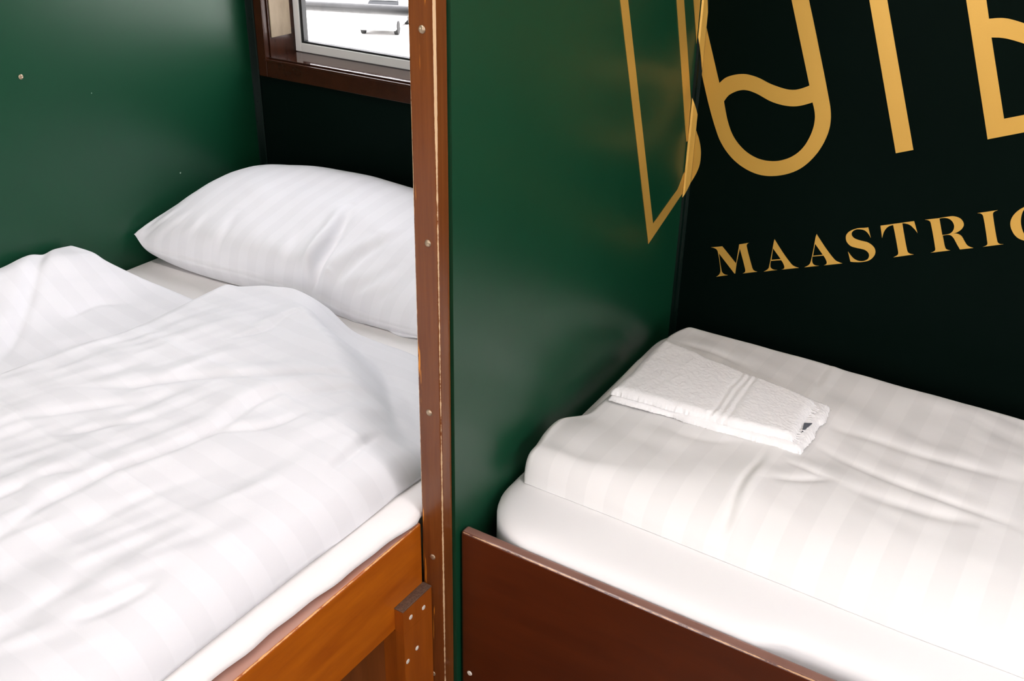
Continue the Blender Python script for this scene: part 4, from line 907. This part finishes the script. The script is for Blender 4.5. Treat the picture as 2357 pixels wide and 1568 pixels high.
part_fn = lambda p, t: Vector((px(p[0]) + .0001 + t, p[0], p[1]))
def seam_piece(bm, z):
    (zlt, zrt, zlb, zrb) = z
    A2_, B2_ = Vector((px(-.012) + .0034, -.0108)), Vector((-.0112, -.0020))
    C2_ = Vector((-.0135, -.0058))
    def w(p, z): return Vector((p.x, p.y, z))
    A0_ = Vector((px(-.0128) + .0006, -.0128))
    dl_ = .30 * (zlb - zrb); dt_ = .30 * (zlt - zrt)
    pts = [w(A0_, zlb + dl_), w(A2_, zlb), w(C2_, (zlb + zrb) / 2), w(B2_, zrb), w(B2_, zrt), w(C2_, (zlt + zrt) / 2), w(A2_, zlt), w(A0_, zlt + dt_)]
    off = Vector((.0012, -.0013, 0))
    a = [bm.verts.new(p) for p in pts]; b = [bm.verts.new(p + off) for p in pts]
    for q in ((0, 1, 6, 7), (1, 2, 5, 6), (2, 3, 4, 5)):
        bm.faces.new([a[i] for i in q]); bm.faces.new([b[i] for i in q[::-1]])
    for i in range(8): bm.faces.new((a[i], b[i], b[(i + 1) % 8], a[(i + 1) % 8]))

glyph = empty('letter', (-.02, -.10, .804))
tag(glyph, 'big angular gold letter wrapping round the corner onto the green partition', 'letter', 'gold lettering round the corner')
for nm, keys, seams in (('outline', ('P1', 'P2'), ()), ('seam_piece', (), (0,))):
    bm = bmesh.new()
    for k in keys: plane_piece(bm, WRAP[k], part_fn, .0007)
    for sidx in seams: seam_piece(bm, WRAP['TR'][sidx])
    bm_obj(nm, bm, M['gold'], glyph)
me = curve_mesh([WRAP['W1']], .0005)
me.transform(Matrix.Translation((0, -.0007, 0)) @ Matrix.Rotation(math.pi / 2, 4, 'X'))
mesh_obj('wall_piece', me, M['gold'], glyph)

oo = empty('letter', (.096, -.0007, .9042))
tag(oo, 'big round gold letter with a wave across it, on the dark wall at the corner', 'letter', g2)
me = curve_mesh(shift('O', 0, 0), .0005)
me.transform(Matrix.Translation((0, -.0007, 0)) @ Matrix.Rotation(math.pi / 2, 4, 'X'))
mesh_obj('wall_piece', me, M['gold'], oo)
bm = bmesh.new(); plane_piece(bm, WRAP['P3'], part_fn, .0007); seam_piece(bm, WRAP['TR'][1])
bm_obj('corner_piece', bm, M['gold'], oo)

# ------------------------------------------------------------------ small wall screw
ws = bpy.data.objects.new('wall_screw', screw_mesh('wall_screw', .0045, .002)); COL.objects.link(ws)
ws.data.materials.append(M['screw']); ws.location = (XL, -.5363, 1.0047); ws.rotation_euler = (0, math.pi / 2, 0)
tag(ws, 'small bright screw head high on the green wall above the left bed', 'screw')

# ------------------------------------------------------------------ outside
tag(box_obj('ground', (-160, 100, .6, 160, -8.3, -8.0), M['asphalt'], loc=(0, 8, -8)), kind='structure')
tag(box_obj('ground', (-100, 100, -100, -3.4, -8.3, -8.0), M['asphalt'], loc=(0, -8, -8)), kind='structure')
tag(box_obj('ground', (3.0, 100, -3.4, .6, -8.3, -8.0), M['asphalt'], loc=(8, -1, -8)), kind='structure')
bm = bmesh.new()
tube(bm, (-1.42, .30, .983), (-.05, .30, 1.071), .0115, 16)
bar = empty('guard_bar', (-.65, .30, 1.0))
tag(bar, 'grey steel guard bar running across outside the window', 'bar')
bm_obj('rod', bm, M['grey_metal'], bar, None, True)
for x, z in ((-1.40, .984), (-.06, 1.0705)):
    bm = bmesh.new(); tube(bm, (x, .100, z), (x, .30, z), .009, 12)
    bm_obj('bracket', bm, M['grey_metal'], bar, None, True)

def car(x, y, rz, label):
    root = empty('car', (x, y, -8.0)); tag(root, label, 'car', 'cars parked outside the window')
    def loft(name, secs, mat):
        bm = bmesh.new(); rings = []
        for (cx_, hw, z0, z1) in secs:
            rings.append([bm.verts.new((cx_, -hw, z0)), bm.verts.new((cx_, hw, z0)), bm.verts.new((cx_, hw * .96, z1)), bm.verts.new((cx_, -hw * .96, z1))])
        for r1, r2 in zip(rings[:-1], rings[1:]):
            for i in range(4): bm.faces.new((r1[i], r1[(i + 1) % 4], r2[(i + 1) % 4], r2[i]))
        bm.faces.new(rings[0][::-1]); bm.faces.new(rings[-1])
        bmesh.ops.bevel(bm, geom=list(bm.edges), offset=.04, segments=2, affect='EDGES')
        me = bpy.data.meshes.new(name); bmesh.ops.recalc_face_normals(bm, faces=bm.faces); bm.to_mesh(me); bm.free()
        o = bpy.data.objects.new(name, me); COL.objects.link(o); o.parent = root; me.materials.append(mat); return o
    loft('body', [(-2.1, .70, .35, .70), (-1.9, .84, .25, .86), (-.8, .87, .22, .92), (.9, .87, .22, .95), (1.9, .84, .25, .95), (2.1, .74, .35, .80)], M['car_paint'])
    loft('window_band', [(-1.0, .80, .90, .93), (-.35, .74, .90, 1.36), (1.0, .74, .90, 1.38), (1.75, .74, .90, .96)], M['car_glass'])
    loft('roof', [(-.40, .66, 1.35, 1.40), (.2, .70, 1.36, 1.45), (1.05, .66, 1.36, 1.41)], M['car_paint'])
    for wx in (-1.35, 1.35):
        for sy in (-1, 1):
            bm = bmesh.new(); tube(bm, (wx, sy * .70, .31), (wx, sy * .88, .31), .31, 20)
            me = bpy.data.meshes.new('wheel'); bm.to_mesh(me); bm.free()
            o = bpy.data.objects.new('wheel', me); COL.objects.link(o); o.parent = root; me.materials.append(M['tyre'])
    root.rotation_euler = (0, 0, rz)
car(-31.6, 38.0, 2.05, 'white car parked far below in the bright lot, seen under the guard bar')
car(-44.5, 43.0, .60, 'white car parked farthest off, seen just above the guard bar')

# ------------------------------------------------------------------ camera, light, view
cd = bpy.data.cameras.new('camera'); cam = bpy.data.objects.new('camera', cd); COL.objects.link(cam)
cd.sensor_width = 36; cd.lens = 36.083; cd.clip_start = .01
Mw = Matrix(((.8428642589649283, -.26023493671780684, .47101764157086634, .6191),
             (.5378321739759307, .3784495832173556, -.7533342323291395, -1.5662),
             (.01778745613701508, .8882869416320883, .4589443492735092, 1.42), (0, 0, 0, 1)))
cam.matrix_world = Mw
SC.camera = cam

w = bpy.data.worlds.new('sky'); SC.world = w; w.use_nodes = True
nt = w.node_tree; bg = nt.nodes['Background']
tc = nt.nodes.new('ShaderNodeTexCoord'); sp = nt.nodes.new('ShaderNodeSeparateXYZ'); rp = nt.nodes.new('ShaderNodeValToRGB')
nt.links.new(tc.outputs['Generated'], sp.inputs[0]); nt.links.new(sp.outputs[2], rp.inputs[0]); nt.links.new(rp.outputs[0], bg.inputs[0])
rp.color_ramp.elements[0].position = 0.0; rp.color_ramp.elements[0].color = (1, .955, .955, 1)
rp.color_ramp.elements[1].position = .6; rp.color_ramp.elements[1].color = (.95, .94, 1, 1)
bg.inputs[1].default_value = SKY

# two unseen lamps added overhead to fill the beds with light
t_ = NT('fill_glow'); t_.b.inputs['Emission Color'].default_value = (1, .94, .93, 1); t_.b.inputs['Emission Strength'].default_value = LAMP_FILL
t_.b.inputs['Base Color'].default_value = (.8, .8, .78, 1)
for lx, ly, lab in ((-.5, -1.25, 'added long white fill lamp, unseen above the left bed'), (.9, -.95, 'added long white fill lamp, unseen above the right bed')):
    lamp = empty('fill_lamp', (lx, ly, ZC))
    tag(lamp, lab, 'lamp', 'added overhead fill lamps')
    box_obj('fill_lamp_base', (lx - .42, lx + .42, ly - .07, ly + .07, ZC - .02, ZC), M['sash'], lamp, .003)
    box_obj('fill_lamp_shade', (lx - .40, lx + .40, ly - .055, ly + .055, ZC - .055, ZC - .0205), t_.m, lamp, .008)


sd_ = bpy.data.lights.new('sun', 'SUN'); sd_.energy = SUN; sd_.angle = .01; sd_.color = (1, .96, .9)
so = bpy.data.objects.new('sun', sd_); COL.objects.link(so)
so.rotation_euler = Vector((-.12, .34, -.93)).to_track_quat('-Z', 'Y').to_euler(); so.location = (2, -6, 12)

vs = SC.view_settings
SC.display_settings.display_device = 'sRGB'
vs.view_transform = 'Standard'; vs.look = 'None'; vs.exposure = EXPO; vs.gamma = 1; vs.use_curve_mapping = False
SC.cycles.max_bounces = 8; SC.cycles.diffuse_bounces = 4; SC.cycles.glossy_bounces = 3; SC.cycles.transparent_max_bounces = 12
SC.cycles.sample_clamp_indirect = 6
SC.cycles.use_denoising = True
